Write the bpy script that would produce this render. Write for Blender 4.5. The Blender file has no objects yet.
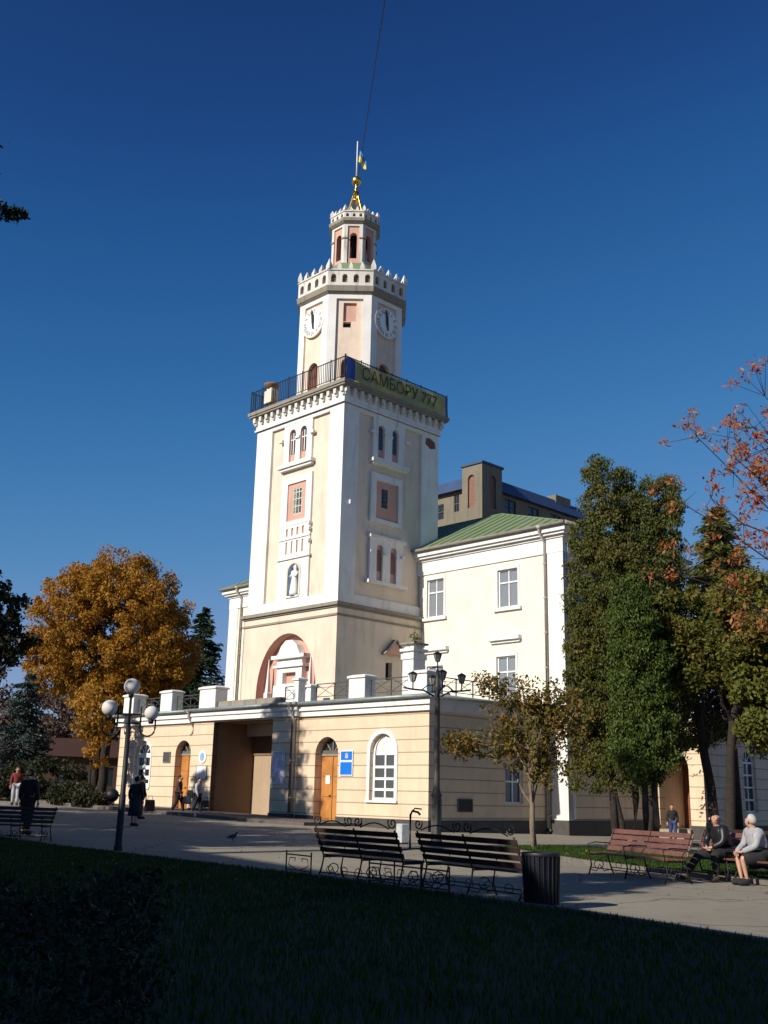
import bpy, bmesh, math, random
import numpy as np
from mathutils import Vector, Matrix, noise as mnoise
random.seed(7); RNG = np.random.default_rng(11)
S = bpy.context.scene
COL = S.collection
PI = math.pi
# ------------------------------------------------------------------ frame of the town hall
TH = math.radians(44.5)
CX, CY = 1.9719, 41.8337
E1 = Vector((math.cos(TH), math.sin(TH), 0)); E2 = Vector((-math.sin(TH), math.cos(TH), 0))
def W(u, v, z=0.0): return Vector((CX, CY, 0)) + E1*u + E2*v + Vector((0, 0, z))
def clamp(a, lo, hi): return max(lo, min(hi, a))
def gz(x, y):
    return -0.028*clamp(x-2, -22, 22)*clamp((y-25)/20, 0, 1)
# ------------------------------------------------------------------ materials
MATS = {}
def new_mat(name):
    m = bpy.data.materials.new(name); m.use_nodes = True
    nt = m.node_tree; b = nt.nodes['Principled BSDF']
    MATS[name] = m
    return m, nt, b
def N(nt, t, **k):
    n = nt.nodes.new(t)
    for a, v in k.items():
        if a in ('x',): continue
        setattr(n, a, v)
    return n
def mix(nt, fac, a, b, mode='MIX'):
    m = nt.nodes.new('ShaderNodeMix'); m.data_type = 'RGBA'; m.blend_type = mode
    for sock, v in ((m.inputs[0], fac), (m.inputs[6], a), (m.inputs[7], b)):
        if hasattr(v, 'is_linked') or hasattr(v, 'links'): nt.links.new(v, sock)
        else: sock.default_value = v if isinstance(v, float) else (v[0], v[1], v[2], 1)
    return m.outputs[2]
def ramp(nt, src, p0, p1, c0=0.0, c1=1.0):
    r = nt.nodes.new('ShaderNodeMapRange'); nt.links.new(src, r.inputs[0])
    r.inputs[1].default_value = p0; r.inputs[2].default_value = p1
    r.inputs[3].default_value = c0; r.inputs[4].default_value = c1
    return r.outputs[0]
def noise_n(nt, scale, detail=4, stretch=None, coord='Object', rough=0.55):
    tc = nt.nodes.new('ShaderNodeTexCoord'); n = nt.nodes.new('ShaderNodeTexNoise')
    n.inputs['Scale'].default_value = scale; n.inputs['Detail'].default_value = detail
    n.inputs['Roughness'].default_value = rough
    if stretch:
        mp = nt.nodes.new('ShaderNodeMapping'); mp.inputs['Scale'].default_value = stretch
        nt.links.new(tc.outputs[coord], mp.inputs[0]); nt.links.new(mp.outputs[0], n.inputs[0])
    else: nt.links.new(tc.outputs[coord], n.inputs[0])
    return n.outputs[0]
def bump(nt, b, src, strength=0.3, dist=0.02):
    bp = nt.nodes.new('ShaderNodeBump'); bp.inputs['Strength'].default_value = strength
    bp.inputs['Distance'].default_value = dist
    nt.links.new(src, bp.inputs['Height']); nt.links.new(bp.outputs[0], b.inputs['Normal'])
def plaster(name, col, dirt=(0.25, 0.2, 0.14), amt=0.35, groove=None, rough=0.85):
    m, nt, b = new_mat(name)
    n1 = noise_n(nt, 0.9, 5); n2 = noise_n(nt, 2.0, 6, stretch=(1.6, 1.6, 0.22)); n3 = noise_n(nt, 14, 5); n4 = noise_n(nt, .55, 9, rough=.75)
    c = mix(nt, ramp(nt, n1, 0.35, 0.7), col, tuple(x*0.86 for x in col))
    c = mix(nt, ramp(nt, n2, 0.52, 0.82, 0, amt), c, dirt)
    c = mix(nt, ramp(nt, n4, 0.54, 0.60, 0, amt*.55), c, tuple(x*.8+.03 for x in col))
    c = mix(nt, ramp(nt, n3, 0.3, 0.75, 0, 0.22), c, tuple(x*0.7 for x in col))
    h = n3
    if groove:
        tc = nt.nodes.new('ShaderNodeTexCoord'); sx = nt.nodes.new('ShaderNodeSeparateXYZ')
        nt.links.new(tc.outputs['Object'], sx.inputs[0])
        md = nt.nodes.new('ShaderNodeMath'); md.operation = 'PINGPONG'; md.inputs[1].default_value = groove/2
        nt.links.new(sx.outputs['Z'], md.inputs[0])
        g = ramp(nt, md.outputs[0], 0.012, 0.03, 1.0, 0.0)
        c = mix(nt, g, c, tuple(x*0.45 for x in col))
        mm = nt.nodes.new('ShaderNodeMath'); mm.operation = 'MULTIPLY_ADD'
        nt.links.new(g, mm.inputs[0]); mm.inputs[1].default_value = -3.0; nt.links.new(n3, mm.inputs[2]); h = mm.outputs[0]
    nt.links.new(c, b.inputs['Base Color']); b.inputs['Roughness'].default_value = rough
    bump(nt, b, h, 0.35, 0.015)
    return m
def simple(name, col, rough=0.6, metal=0.0, var=0.25, scale=6, bmp=0.15, spec=None):
    m, nt, b = new_mat(name)
    n1 = noise_n(nt, scale, 5)
    c = mix(nt, ramp(nt, n1, 0.3, 0.7), tuple(min(1, x*(1+var*.5)) for x in col), tuple(x*(1-var) for x in col))
    nt.links.new(c, b.inputs['Base Color']); b.inputs['Roughness'].default_value = rough
    b.inputs['Metallic'].default_value = metal
    if spec is not None: b.inputs['Specular IOR Level'].default_value = spec
    if bmp: bump(nt, b, n1, bmp, 0.01)
    return m
def leafmat(name, cols, patch=0.5, trans=0.3, scale=0.6):
    m, nt, b = new_mat(name)
    geo = nt.nodes.new('ShaderNodeNewGeometry')
    n1 = noise_n(nt, scale, 3)
    cr = nt.nodes.new('ShaderNodeValToRGB'); el = cr.color_ramp.elements
    el[0].position = 0.0; el[0].color = (*cols[0], 1); el[1].position = 1.0; el[1].color = (*cols[-1], 1)
    for i, c in enumerate(cols[1:-1]):
        e = el.new((i+1)/(len(cols)-1)); e.color = (*c, 1)
    a = nt.nodes.new('ShaderNodeMath'); a.operation = 'MULTIPLY'; a.inputs[1].default_value = 1-patch
    nt.links.new(geo.outputs['Random Per Island'], a.inputs[0])
    f = nt.nodes.new('ShaderNodeMath'); f.operation = 'MULTIPLY_ADD'; f.inputs[1].default_value = patch
    nt.links.new(ramp(nt, n1, 0.3, 0.7), f.inputs[0]); nt.links.new(a.outputs[0], f.inputs[2])
    nt.links.new(f.outputs[0], cr.inputs[0])
    nt.links.new(cr.outputs[0], b.inputs['Base Color']); b.inputs['Roughness'].default_value = 0.6
    b.inputs['Specular IOR Level'].default_value = 0.25
    tr = nt.nodes.new('ShaderNodeBsdfTranslucent'); nt.links.new(cr.outputs[0], tr.inputs[0])
    ms = nt.nodes.new('ShaderNodeMixShader'); ms.inputs[0].default_value = trans
    out = nt.nodes['Material Output']
    nt.links.new(b.outputs[0], ms.inputs[1]); nt.links.new(tr.outputs[0], ms.inputs[2]); nt.links.new(ms.outputs[0], out.inputs[0])
    return m
def wood(name, c0, c1, rough=0.5):
    m, nt, b = new_mat(name)
    n1 = noise_n(nt, 5, 6, stretch=(6, 6, 0.7)); n2 = noise_n(nt, 1.3, 3)
    c = mix(nt, ramp(nt, n1, 0.3, 0.7), c0, c1)
    c = mix(nt, ramp(nt, n2, 0.4, 0.7, 0, 0.5), c, tuple(x*0.5 for x in c1))
    nt.links.new(c, b.inputs['Base Color']); b.inputs['Roughness'].default_value = rough
    bump(nt, b, n1, 0.2, 0.01)
    return m
def glassmat(name, col=(0.02, 0.025, 0.03)):
    m, nt, b = new_mat(name)
    b.inputs['Base Color'].default_value = (*col, 1); b.inputs['Roughness'].default_value = 0.08
    b.inputs['Specular IOR Level'].default_value = 0.8
    n = noise_n(nt, 1.5, 2); bump(nt, b, n, 0.08, 0.02)
    return m
M_WHITE = plaster('white_plaster', (0.79, 0.77, 0.73), dirt=(0.34, 0.31, 0.27), amt=0.6)
M_WHITEW = plaster('weathered_white_plaster', (0.66, 0.63, 0.57), dirt=(0.12, 0.11, 0.1), amt=0.85)
M_CREAM = plaster('cream_plaster', (0.76, 0.61, 0.48), amt=0.35)
M_RECESS = plaster('yellow_cream_plaster', (0.74, 0.62, 0.49), amt=0.5)
M_PEACH = plaster('banded_peach_plaster', (0.73, 0.57, 0.40), groove=0.5, amt=0.3)
M_PALE = plaster('pale_cream_plaster', (0.80, 0.74, 0.61), dirt=(0.4, 0.33, 0.24), amt=0.18)
M_PINK = plaster('pink_plaster', (0.60, 0.34, 0.26), amt=0.2)
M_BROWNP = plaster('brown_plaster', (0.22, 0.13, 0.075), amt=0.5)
M_GREYB = plaster('weathered_grey_render', (0.19, 0.165, 0.12), dirt=(0.07, 0.065, 0.05), amt=0.6)
M_PLINTH = simple('dark_stone_plinth', (0.06, 0.055, 0.05), 0.8, scale=3)
M_STEPS = simple('stone_step', (0.32, 0.27, 0.2), 0.85)
M_SLAB = plaster('stained_slab', (0.27, 0.24, 0.19), dirt=(0.06, 0.06, 0.05), amt=0.8)
M_GUTTER = simple('zinc_gutter', (0.28, 0.32, 0.32), 0.5, 0.3)
M_PIPE = simple('painted_pipe', (0.42, 0.38, 0.33), 0.5)
M_RUSTPIPE = simple('brown_pipe', (0.2, 0.1, 0.06), 0.7)
M_IRON = simple('black_iron', (0.012, 0.012, 0.013), 0.55, 0.2)
M_IRONG = simple('grey_iron', (0.075, 0.07, 0.065), 0.6, 0.2)
M_GOLD = simple('gilded_metal', (0.75, 0.5, 0.12), 0.28, 1.0, var=0.2, bmp=0.05)
M_GLASS = glassmat('window_glass')
M_GLASSC = glassmat('pale_curtained_glass', (0.2, 0.22, 0.24))
M_GLASSB = glassmat('curtained_glass', (0.07, 0.075, 0.075))
M_FRAME = simple('white_window_paint', (0.78, 0.78, 0.76), 0.45, var=0.1)
M_GREENFR = simple('pale_green_frame', (0.5, 0.58, 0.5), 0.5, var=0.1)
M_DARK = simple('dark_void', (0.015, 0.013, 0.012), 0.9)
M_BROWNDOOR = wood('brown_door_wood', (0.24, 0.08, 0.045), (0.15, 0.05, 0.03))
M_DOOR = wood('orange_door_wood', (0.56, 0.25, 0.06), (0.42, 0.16, 0.035))
M_SLATR = wood('red_brown_slats', (0.19, 0.085, 0.062), (0.11, 0.05, 0.038), 0.45)
M_SLATD = wood('dark_slats', (0.05, 0.028, 0.02), (0.03, 0.018, 0.014), 0.6)
M_NICHE = simple('blue_niche_paint', (0.12, 0.3, 0.52), 0.8)
M_BLUE = simple('blue_enamel', (0.01, 0.16, 0.62), 0.35, var=0.08, bmp=0)
M_CLOCK = simple('clock_face_white', (0.80, 0.79, 0.76), 0.5, var=0.06, bmp=0)
M_BLACK = simple('black_paint', (0.012, 0.012, 0.012), 0.5, bmp=0)
M_PAPER = simple('paper_white', (0.75, 0.75, 0.75), 0.7, var=0.08, bmp=0)
M_POSTER = simple('poster_print', (0.6, 0.55, 0.66), 0.6, var=0.7, scale=2.5, bmp=0)
M_GLOBE = simple('opal_globe', (0.60, 0.58, 0.55), 0.7, var=0.02, bmp=0)
M_BIN = simple('dark_blue_bin', (0.008, 0.01, 0.017), 0.5)
M_WBIN = simple('light_grey_bin', (0.5, 0.52, 0.52), 0.5)
M_BARK = simple('dark_bark', (0.028, 0.02, 0.015), 0.95, var=0.5, scale=9, bmp=0.8)
M_BARKL = simple('light_bark', (0.2, 0.15, 0.1), 0.9, var=0.4, scale=9, bmp=0.6)
def roofmat(name, col, col2, metal_seam=0.0):
    m, nt, b = new_mat(name)
    n1 = noise_n(nt, 0.8, 5); n2 = noise_n(nt, 7, 5)
    c = mix(nt, ramp(nt, n1, 0.3, 0.7), col, col2); c = mix(nt, ramp(nt, n2, 0.4, 0.8, 0, .4), c, tuple(x*.6 for x in col))
    nt.links.new(c, b.inputs['Base Color']); b.inputs['Roughness'].default_value = 0.55
    bump(nt, b, n2, 0.2, .01)
    return m
M_GROOF = roofmat('green_sheet_roof', (0.15, 0.22, 0.10), (0.20, 0.25, 0.14))
M_BROOF = roofmat('slate_blue_roof', (0.035, 0.07, 0.16), (0.03, 0.055, 0.12))
M_RROOF = roofmat('brown_red_roof', (0.075, 0.035, 0.025), (0.055, 0.03, 0.022))
# ground
def asphalt():
    m, nt, b = new_mat('asphalt')
    n1 = noise_n(nt, 0.25, 5); n2 = noise_n(nt, 60, 3); n3 = noise_n(nt, 3.0, 6)
    c = mix(nt, ramp(nt, n1, 0.35, 0.65), (0.32, 0.285, 0.215), (0.25, 0.225, 0.17))
    c = mix(nt, ramp(nt, n2, 0.3, 0.7, 0, .35), c, (0.06, 0.055, 0.05)); c = mix(nt, ramp(nt, n3, 0.55, 0.75, 0, .35), c, (0.06, 0.05, 0.04))
    nt.links.new(c, b.inputs['Base Color']); b.inputs['Roughness'].default_value = 0.9
    vt = nt.nodes.new('ShaderNodeTexVoronoi'); vt.feature = 'DISTANCE_TO_EDGE'; vt.inputs['Scale'].default_value = .28; tc = nt.nodes.new('ShaderNodeTexCoord'); wv = nt.nodes.new('ShaderNodeVectorMath'); wv.operation = 'ADD'
    nz = nt.nodes.new('ShaderNodeTexNoise'); nz.inputs['Scale'].default_value = 1.2; nt.links.new(tc.outputs['Object'], nz.inputs[0]); nt.links.new(tc.outputs['Object'], wv.inputs[0]); nt.links.new(nz.outputs['Color'], wv.inputs[1]); nt.links.new(wv.outputs[0], vt.inputs[0])
    c = mix(nt, ramp(nt, vt.outputs['Distance'], 0.003, 0.012, .6, 0), c, (0.04, 0.035, 0.03)); nt.links.new(c, b.inputs['Base Color'])
    bump(nt, b, n2, 0.4, .01); return m
M_ASPH = asphalt()
M_PAVE = simple('paving_stone', (0.12, 0.10, 0.085), 0.9, scale=3, var=.3)
M_KERB = simple('kerb_stone', (0.16, 0.14, 0.12), 0.9)
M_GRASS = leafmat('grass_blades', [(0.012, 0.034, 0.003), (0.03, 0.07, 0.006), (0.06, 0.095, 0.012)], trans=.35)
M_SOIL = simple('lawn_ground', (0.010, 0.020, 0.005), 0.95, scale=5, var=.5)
L_MAPLE = leafmat('autumn_leaves', [(0.12, 0.10, 0.018), (0.26, 0.16, 0.02), (0.40, 0.17, 0.02), (0.42, 0.24, 0.03), (0.30, 0.10, 0.018)], trans=.35, scale=.35)
L_THUJA = leafmat('thuja_sprays', [(0.03, 0.042, 0.008), (0.06, 0.075, 0.013), (0.10, 0.10, 0.02), (0.15, 0.09, 0.03)], patch=.6, trans=.15, scale=.45)
L_THUJA2 = leafmat('bright_thuja_sprays', [(0.028, 0.045, 0.008), (0.058, 0.088, 0.013), (0.095, 0.12, 0.02)], patch=.5, trans=.15, scale=.8)
L_SPRUCE = leafmat('spruce_needles', [(0.012, 0.025, 0.012), (0.025, 0.045, 0.018)], trans=.05)
L_BLUESP = leafmat('blue_spruce_needles', [(0.02, 0.035, 0.03), (0.05, 0.075, 0.065)], trans=.05)
L_SMALL = leafmat('olive_brown_leaves', [(0.05, 0.06, 0.012), (0.12, 0.11, 0.02), (0.2, 0.13, 0.03), (0.26, 0.12, 0.035)], patch=.4, trans=.35, scale=.9)
L_ROWAN = leafmat('rowan_leaves', [(0.30, 0.11, 0.06), (0.42, 0.08, 0.03), (0.50, 0.24, 0.08), (0.2, 0.10, 0.08)], patch=.3, trans=.45)
L_BERRY = simple('rowan_berry', (0.5, 0.05, 0.015), 0.4)
L_OLIVE = leafmat('olive_leaves', [(0.05, 0.07, 0.015), (0.10, 0.12, 0.02), (0.16, 0.15, 0.03), (0.22, 0.12, 0.03)], patch=.6, trans=.35, scale=.5)
L_MIX = leafmat('mixed_autumn_green', [(0.03, 0.045, 0.01), (0.07, 0.09, 0.015), (0.13, 0.12, 0.02), (0.22, 0.10, 0.03)], patch=.55, trans=.3, scale=.8)
L_DARK = leafmat('dark_leaves', [(0.012, 0.02, 0.008), (0.03, 0.035, 0.012), (0.05, 0.035, 0.015)], trans=.2)
L_HEDGE = leafmat('hedge_leaves', [(0.006, 0.010, 0.004), (0.014, 0.02, 0.007)], trans=.1)
L_BARE = leafmat('bare_twigs', [(0.07, 0.05, 0.04), (0.12, 0.08, 0.06), (0.10, 0.09, 0.07)], trans=.1)
# people
def cloth(n, c, r=.85): return simple('cloth_'+n, c, r, var=.2, scale=12, bmp=.1)
M_SKIN = simple('skin', (0.50, 0.27, 0.19), .5, var=.12, bmp=0)
# ------------------------------------------------------------------ mesh helper
class G:
    def __init__(s): s.bm = bmesh.new(); s.mi = 0
    def face(s, pts, mi=None):
        f = s.bm.faces.new([s.bm.verts.new(p) for p in pts]); f.material_index = s.mi if mi is None else mi; return f
    def hexa(s, b, t):
        vb = [s.bm.verts.new(p) for p in b]; vt = [s.bm.verts.new(p) for p in t]; n = len(b)
        fs = [s.bm.faces.new(vb[::-1]), s.bm.faces.new(vt)]
        for i in range(n): fs.append(s.bm.faces.new((vb[i], vb[(i+1) % n], vt[(i+1) % n], vt[i])))
        for f in fs: f.material_index = s.mi
    def box(s, x0, x1, y0, y1, z0, z1):
        s.hexa([(x0, y0, z0), (x1, y0, z0), (x1, y1, z0), (x0, y1, z0)], [(x0, y0, z1), (x1, y0, z1), (x1, y1, z1), (x0, y1, z1)])
    def ext(s, pts, vec):
        v = Vector(vec); s.hexa([Vector(p) for p in pts], [Vector(p)+v for p in pts])
    def tube(s, path, r, seg=6, cap=True):
        path = [Vector(p) for p in path]; n = len(path)
        rs = r if isinstance(r, (list, tuple)) else [r]*n
        rings = []; ref = Vector((0, 0, 1))
        for i, p in enumerate(path):
            d = (path[min(i+1, n-1)]-path[max(i-1, 0)])
            if d.length < 1e-9: d = Vector((0, 0, 1))
            d.normalize()
            a = ref.cross(d)
            if a.length < 0.05: a = Vector((1, 0, 0)).cross(d)
            a.normalize(); b = d.cross(a)
            rings.append([s.bm.verts.new(p+(a*math.cos(2*PI*k/seg)+b*math.sin(2*PI*k/seg))*rs[i]) for k in range(seg)])
        for i in range(n-1):
            for k in range(seg):
                f = s.bm.faces.new((rings[i][k], rings[i][(k+1) % seg], rings[i+1][(k+1) % seg], rings[i+1][k])); f.material_index = s.mi
                if seg > 5: f.smooth = True
        if cap:
            for rg in (rings[0][::-1], rings[-1]):
                f = s.bm.faces.new(rg); f.material_index = s.mi
    def lathe(s, prof, c=(0, 0, 0), seg=16, smooth=True, ph=0.0, cap=True):
        c = Vector(c); rings = []
        for r, z in prof:
            rings.append([s.bm.verts.new(c+Vector((r*math.cos(2*PI*k/seg+ph), r*math.sin(2*PI*k/seg+ph), z))) for k in range(seg)])
        for i in range(len(prof)-1):
            for k in range(seg):
                f = s.bm.faces.new((rings[i][k], rings[i][(k+1) % seg], rings[i+1][(k+1) % seg], rings[i+1][k])); f.smooth = smooth; f.material_index = s.mi
        if cap:
            for rg in (rings[0][::-1], rings[-1]):
                f = s.bm.faces.new(rg); f.material_index = s.mi
    def ball(s, c, r, seg=14, sc=(1, 1, 1)):
        n = seg//2; c = Vector(c); rings = []
        for i in range(1, n):
            a = -PI/2+PI*i/n
            rings.append([s.bm.verts.new(c+Vector((r*math.cos(a)*math.cos(2*PI*k/seg)*sc[0], r*math.cos(a)*math.sin(2*PI*k/seg)*sc[1], r*math.sin(a)*sc[2]))) for k in range(seg)])
        b = s.bm.verts.new(c-Vector((0, 0, r*sc[2]))); t = s.bm.verts.new(c+Vector((0, 0, r*sc[2])))
        for i in range(n-2):
            for k in range(seg):
                s.bm.faces.new((rings[i][k], rings[i][(k+1) % seg], rings[i+1][(k+1) % seg], rings[i+1][k])).smooth = True
        for k in range(seg):
            s.bm.faces.new((b, rings[0][(k+1) % seg], rings[0][k])).smooth = True
            s.bm.faces.new((t, rings[-1][k], rings[-1][(k+1) % seg])).smooth = True
    def build(s, name, mat, parent=None, org=(0, 0, 0), bev=0):
        o3 = Vector(org)
        bmesh.ops.recalc_face_normals(s.bm, faces=s.bm.faces)
        for v in s.bm.verts: v.co -= o3
        me = bpy.data.meshes.new(name); s.bm.to_mesh(me); s.bm.free()
        for m in (mat if isinstance(mat, (list, tuple)) else [mat]): me.materials.append(m)
        o = bpy.data.objects.new(name, me); COL.objects.link(o)
        if parent: o.parent = parent
        if bev:
            md = o.modifiers.new('bevel', 'BEVEL'); md.width = bev; md.segments = 1; md.limit_method = 'ANGLE'
        return o
def thing(name, label, cat, loc=(0, 0, 0), rz=0.0, group=None):
    o = bpy.data.objects.new(name, None); COL.objects.link(o)
    o.location = loc; o.rotation_euler = (0, 0, rz); o['label'] = label; o['category'] = cat
    o.empty_display_size = .2
    if group: o['group'] = group
    return o
def tag(o, label, cat, group=None):
    o['label'] = label; o['category'] = cat
    if group: o['group'] = group
    return o
def kids(o): return [c for c in bpy.data.objects if c.parent == o]
def copy_tree(o, parent=None):
    c = o.copy(); COL.objects.link(c); c.parent = parent
    for ch in kids(o): copy_tree(ch, c)
    return c
def mesh_obj(name, me, mat, parent=None):
    me.materials.append(mat); o = bpy.data.objects.new(name, me); COL.objects.link(o)
    if parent: o.parent = parent
    return o
# ------------------------------------------------------------------ faces of buildings (a = along, z = up, n = outwards)
class Face:
    def __init__(s, O, A, Nn): s.O = Vector(O); s.A = Vector(A); s.N = Vector(Nn)
    def P(s, a, z, n=0.0): return s.O+s.A*a+Vector((0, 0, z))+s.N*n
    def box(s, g, a0, a1, z0, z1, n0, n1):
        g.hexa([s.P(a0, z0, n0), s.P(a1, z0, n0), s.P(a1, z0, n1), s.P(a0, z0, n1)], [s.P(a0, z1, n0), s.P(a1, z1, n0), s.P(a1, z1, n1), s.P(a0, z1, n1)])
    def poly(s, g, pts, n0, n1):
        g.hexa([s.P(a, z, n0) for a, z in pts], [s.P(a, z, n1) for a, z in pts])
def LF(u): return Face((u, 0, 0), (0, 1, 0), (-1, 0, 0))
def RF(v): return Face((0, v, 0), (1, 0, 0), (0, -1, 0))
def rect(a0, a1, z0, z1): return [(a0, z0), (a1, z0), (a1, z1), (a0, z1)]
def arch(a0, a1, z0, z1, seg=12, rise=None):
    r = (a1-a0)/2; c = (a0+a1)/2; h = rise if rise else r
    return [(a0, z0), (a1, z0)]+[(c+r*math.cos(PI*k/seg), z1-h+h*math.sin(PI*k/seg)) for k in range(seg+1)]
def wall(g, F, outer, holes, n=0.0, depth=0.3, thick=None, backs=None):
    """front sheet with holes, jambs running inwards, optional outer edges"""
    bm = g.bm; edges = []; loops = []
    for lp in [outer]+list(holes):
        vs = [bm.verts.new(F.P(a, z, n)) for a, z in lp]
        es = [bm.edges.new((vs[i], vs[(i+1) % len(vs)])) for i in range(len(vs))]
        edges += es; loops.append(vs)
    r = bmesh.ops.triangle_fill(bm, use_beauty=True, use_dissolve=False, edges=edges)
    for f in r['geom']:
        if isinstance(f, bmesh.types.BMFace): f.material_index = g.mi
    for li, vs in enumerate(loops):
        if li == 0 and thick is None: continue
        d = depth if li else thick
        lp = ([outer]+list(holes))[li]
        bk = [bm.verts.new(F.P(a, z, n-d)) for a, z in lp]
        for i in range(len(vs)):
            f = bm.faces.new((vs[i], vs[(i+1) % len(vs)], bk[(i+1) % len(vs)], bk[i])); f.material_index = g.mi
def plate(F, lp, n, mat, name, parent, org):
    g = G(); g.face([F.P(a, z, n) for a, z in lp]); return g.build(name, mat, parent, org)
def hole_window(F, lp_kind, a0, a1, z0, z1, depth, parent, org, fw=0.08, mull=1, trans=(0.5,), fmat=None, gmat=None, fan=False, name='window'):
    """a window set into an opening: frame ring, mullions, transoms and a pane as sub-part"""
    fmat = fmat or M_FRAME; gmat = gmat or M_GLASS
    g = G(); outer = arch(a0, a1, z0, z1) if lp_kind == 'arch' else rect(a0, a1, z0, z1)
    inner = arch(a0+fw, a1-fw, z0+fw, z1-fw) if lp_kind == 'arch' else rect(a0+fw, a1-fw, z0+fw, z1-fw)
    wall(g, F, outer, [inner], n=-depth+0.06, depth=0.06)
    spring = z1-(a1-a0)/2 if lp_kind == 'arch' else z1
    top = spring if fan else z1-fw
    b = fw*.4
    for k in range(mull):
        a = a0+(a1-a0)*(k+1)/(mull+1); F.box(g, a-b, a+b, z0+fw, (top if lp_kind != 'arch' or fan else z1-fw), -depth+.005, -depth+.055)
    for t in trans:
        z = z0+(spring-z0)*t; F.box(g, a0+fw, a1-fw, z-b*1.2, z+b*1.2, -depth+.008, -depth+.052)
    if fan:
        c = (a0+a1)/2; R = (a1-a0)/2-fw
        F.box(g, a0+fw, a1-fw, spring-b*1.4, spring+b*1.4, -depth+.01, -depth+.058)
        for k in (1, 2, 3):
            t = PI*k/4; ca, sa = math.cos(t), math.sin(t); q = .02
            F.poly(g, [(c+q*sa, spring-q*ca+.03), (c+R*ca+q*sa, spring+R*sa-q*ca), (c+R*ca-q*sa, spring+R*sa+q*ca), (c-q*sa, spring+q*ca+.03)], -depth+.012, -depth+.05)
    o = g.build(name, fmat, parent, org)
    p = plate(F, outer, -depth+.002, gmat, 'pane', o, org)
    return o
# ------------------------------------------------------------------ foliage
def leaf_mesh(name, P, size, mat, parent=None, asp=0.55, Dn=None, spread=1.0, quad=True):
    """one small kite-shaped leaf per point; Dn = preferred long axis per point"""
    n = len(P); rng = RNG
    d = rng.normal(size=(n, 3)); d /= np.linalg.norm(d, axis=1)[:, None]
    if Dn is not None:
        d = Dn+d*spread; d /= np.linalg.norm(d, axis=1)[:, None]
    q = rng.normal(size=(n, 3)); w = np.cross(d, q); w /= np.linalg.norm(w, axis=1)[:, None]+1e-9
    sz = (size*(0.6+0.8*rng.random(n)))[:, None]
    V = np.empty((n, 4, 3)); V[:, 0] = P-d*sz*.5; V[:, 1] = P+w*sz*asp*.5+d*sz*.05; V[:, 2] = P+d*sz*.5; V[:, 3] = P-w*sz*asp*.5+d*sz*.05
    me = bpy.data.meshes.new(name)
    me.vertices.add(n*4); me.vertices.foreach_set('co', V.reshape(-1).astype(np.float32))
    me.loops.add(n*4); me.loops.foreach_set('vertex_index', np.arange(n*4, dtype=np.int32))
    me.polygons.add(n); me.polygons.foreach_set('loop_start', np.arange(0, n*4, 4, dtype=np.int32))
    me.polygons.foreach_set('loop_total', np.full(n, 4, dtype=np.int32))
    me.update(); me.validate()
    return mesh_obj(name, me, mat, parent)
def clumps(lobes, nsub, subr, nleaf, inner=.45):
    """lobes: (cx,cy,cz,rx,ry,rz,weight). Leaves gathered in sub-clumps spread over the lobes' outer volume."""
    w = np.array([l[6] if len(l) > 6 else l[3]*l[5] for l in lobes], float); w /= w.sum()
    idx = RNG.choice(len(lobes), nsub, p=w); L = np.array([l[:6] for l in lobes])[idx]
    d = RNG.normal(size=(nsub, 3)); d /= np.linalg.norm(d, axis=1)[:, None]
    r = inner+(1-inner)*RNG.random(nsub)**.5
    C = L[:, :3]+d*L[:, 3:6]*r[:, None]
    sr = subr*(.6+.8*RNG.random(nsub))
    k = RNG.integers(0, nsub, nleaf)
    q = RNG.normal(size=(nleaf, 3)); q /= np.linalg.norm(q, axis=1)[:, None]
    q *= (RNG.random(nleaf)**.4)[:, None]
    return C[k]+q*sr[k][:, None]*np.array([1, 1, .8]), C
def limb(g, p0, p1, r0, r1, wob=.15, n=5, seg=6):
    p0 = Vector(p0); p1 = Vector(p1); L = (p1-p0).length
    pts = []
    for i in range(n+1):
        t = i/n; p = p0.lerp(p1, t)
        if 0 < i < n: p += Vector((random.uniform(-1, 1), random.uniform(-1, 1), random.uniform(-.5, .5)))*wob*L/n
        pts.append(p)
    g.tube(pts, [r0+(r1-r0)*i/n for i in range(n+1)], seg)
    return pts
def broad_tree(name, label, loc, lobes, trunk_top, trunk_r, nsub, subr, nleaf, lsize, lmat, bark, limbs=14, group=None, rz=0, cat='tree', lean=(0, 0), inner=.45, stems=1):
    t = thing(name, label, cat, loc, rz, group)
    g = G(); pts, C = clumps(lobes, nsub, subr, nleaf, inner)
    for s in range(stems):
        off = Vector((0, 0, 0)) if stems == 1 else Vector((math.cos(s*2.2)*.18, math.sin(s*2.2)*.18, 0))
        top = Vector((lean[0], lean[1], trunk_top))+off*5
        trk = limb(g, off+Vector((0, 0, -.3)), top, trunk_r, trunk_r*.55, .06, 6, 8)
        for i in range(limbs//stems):
            c = Vector(C[random.randrange(len(C))]); b = trk[random.randrange(3, 7)]
            limb(g, b, c, trunk_r*.35, .015, .3, 4, 5)
    g.build('trunk', bark, t)
    leaf_mesh('crown', pts, lsize, lmat, t)
    return t
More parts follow.
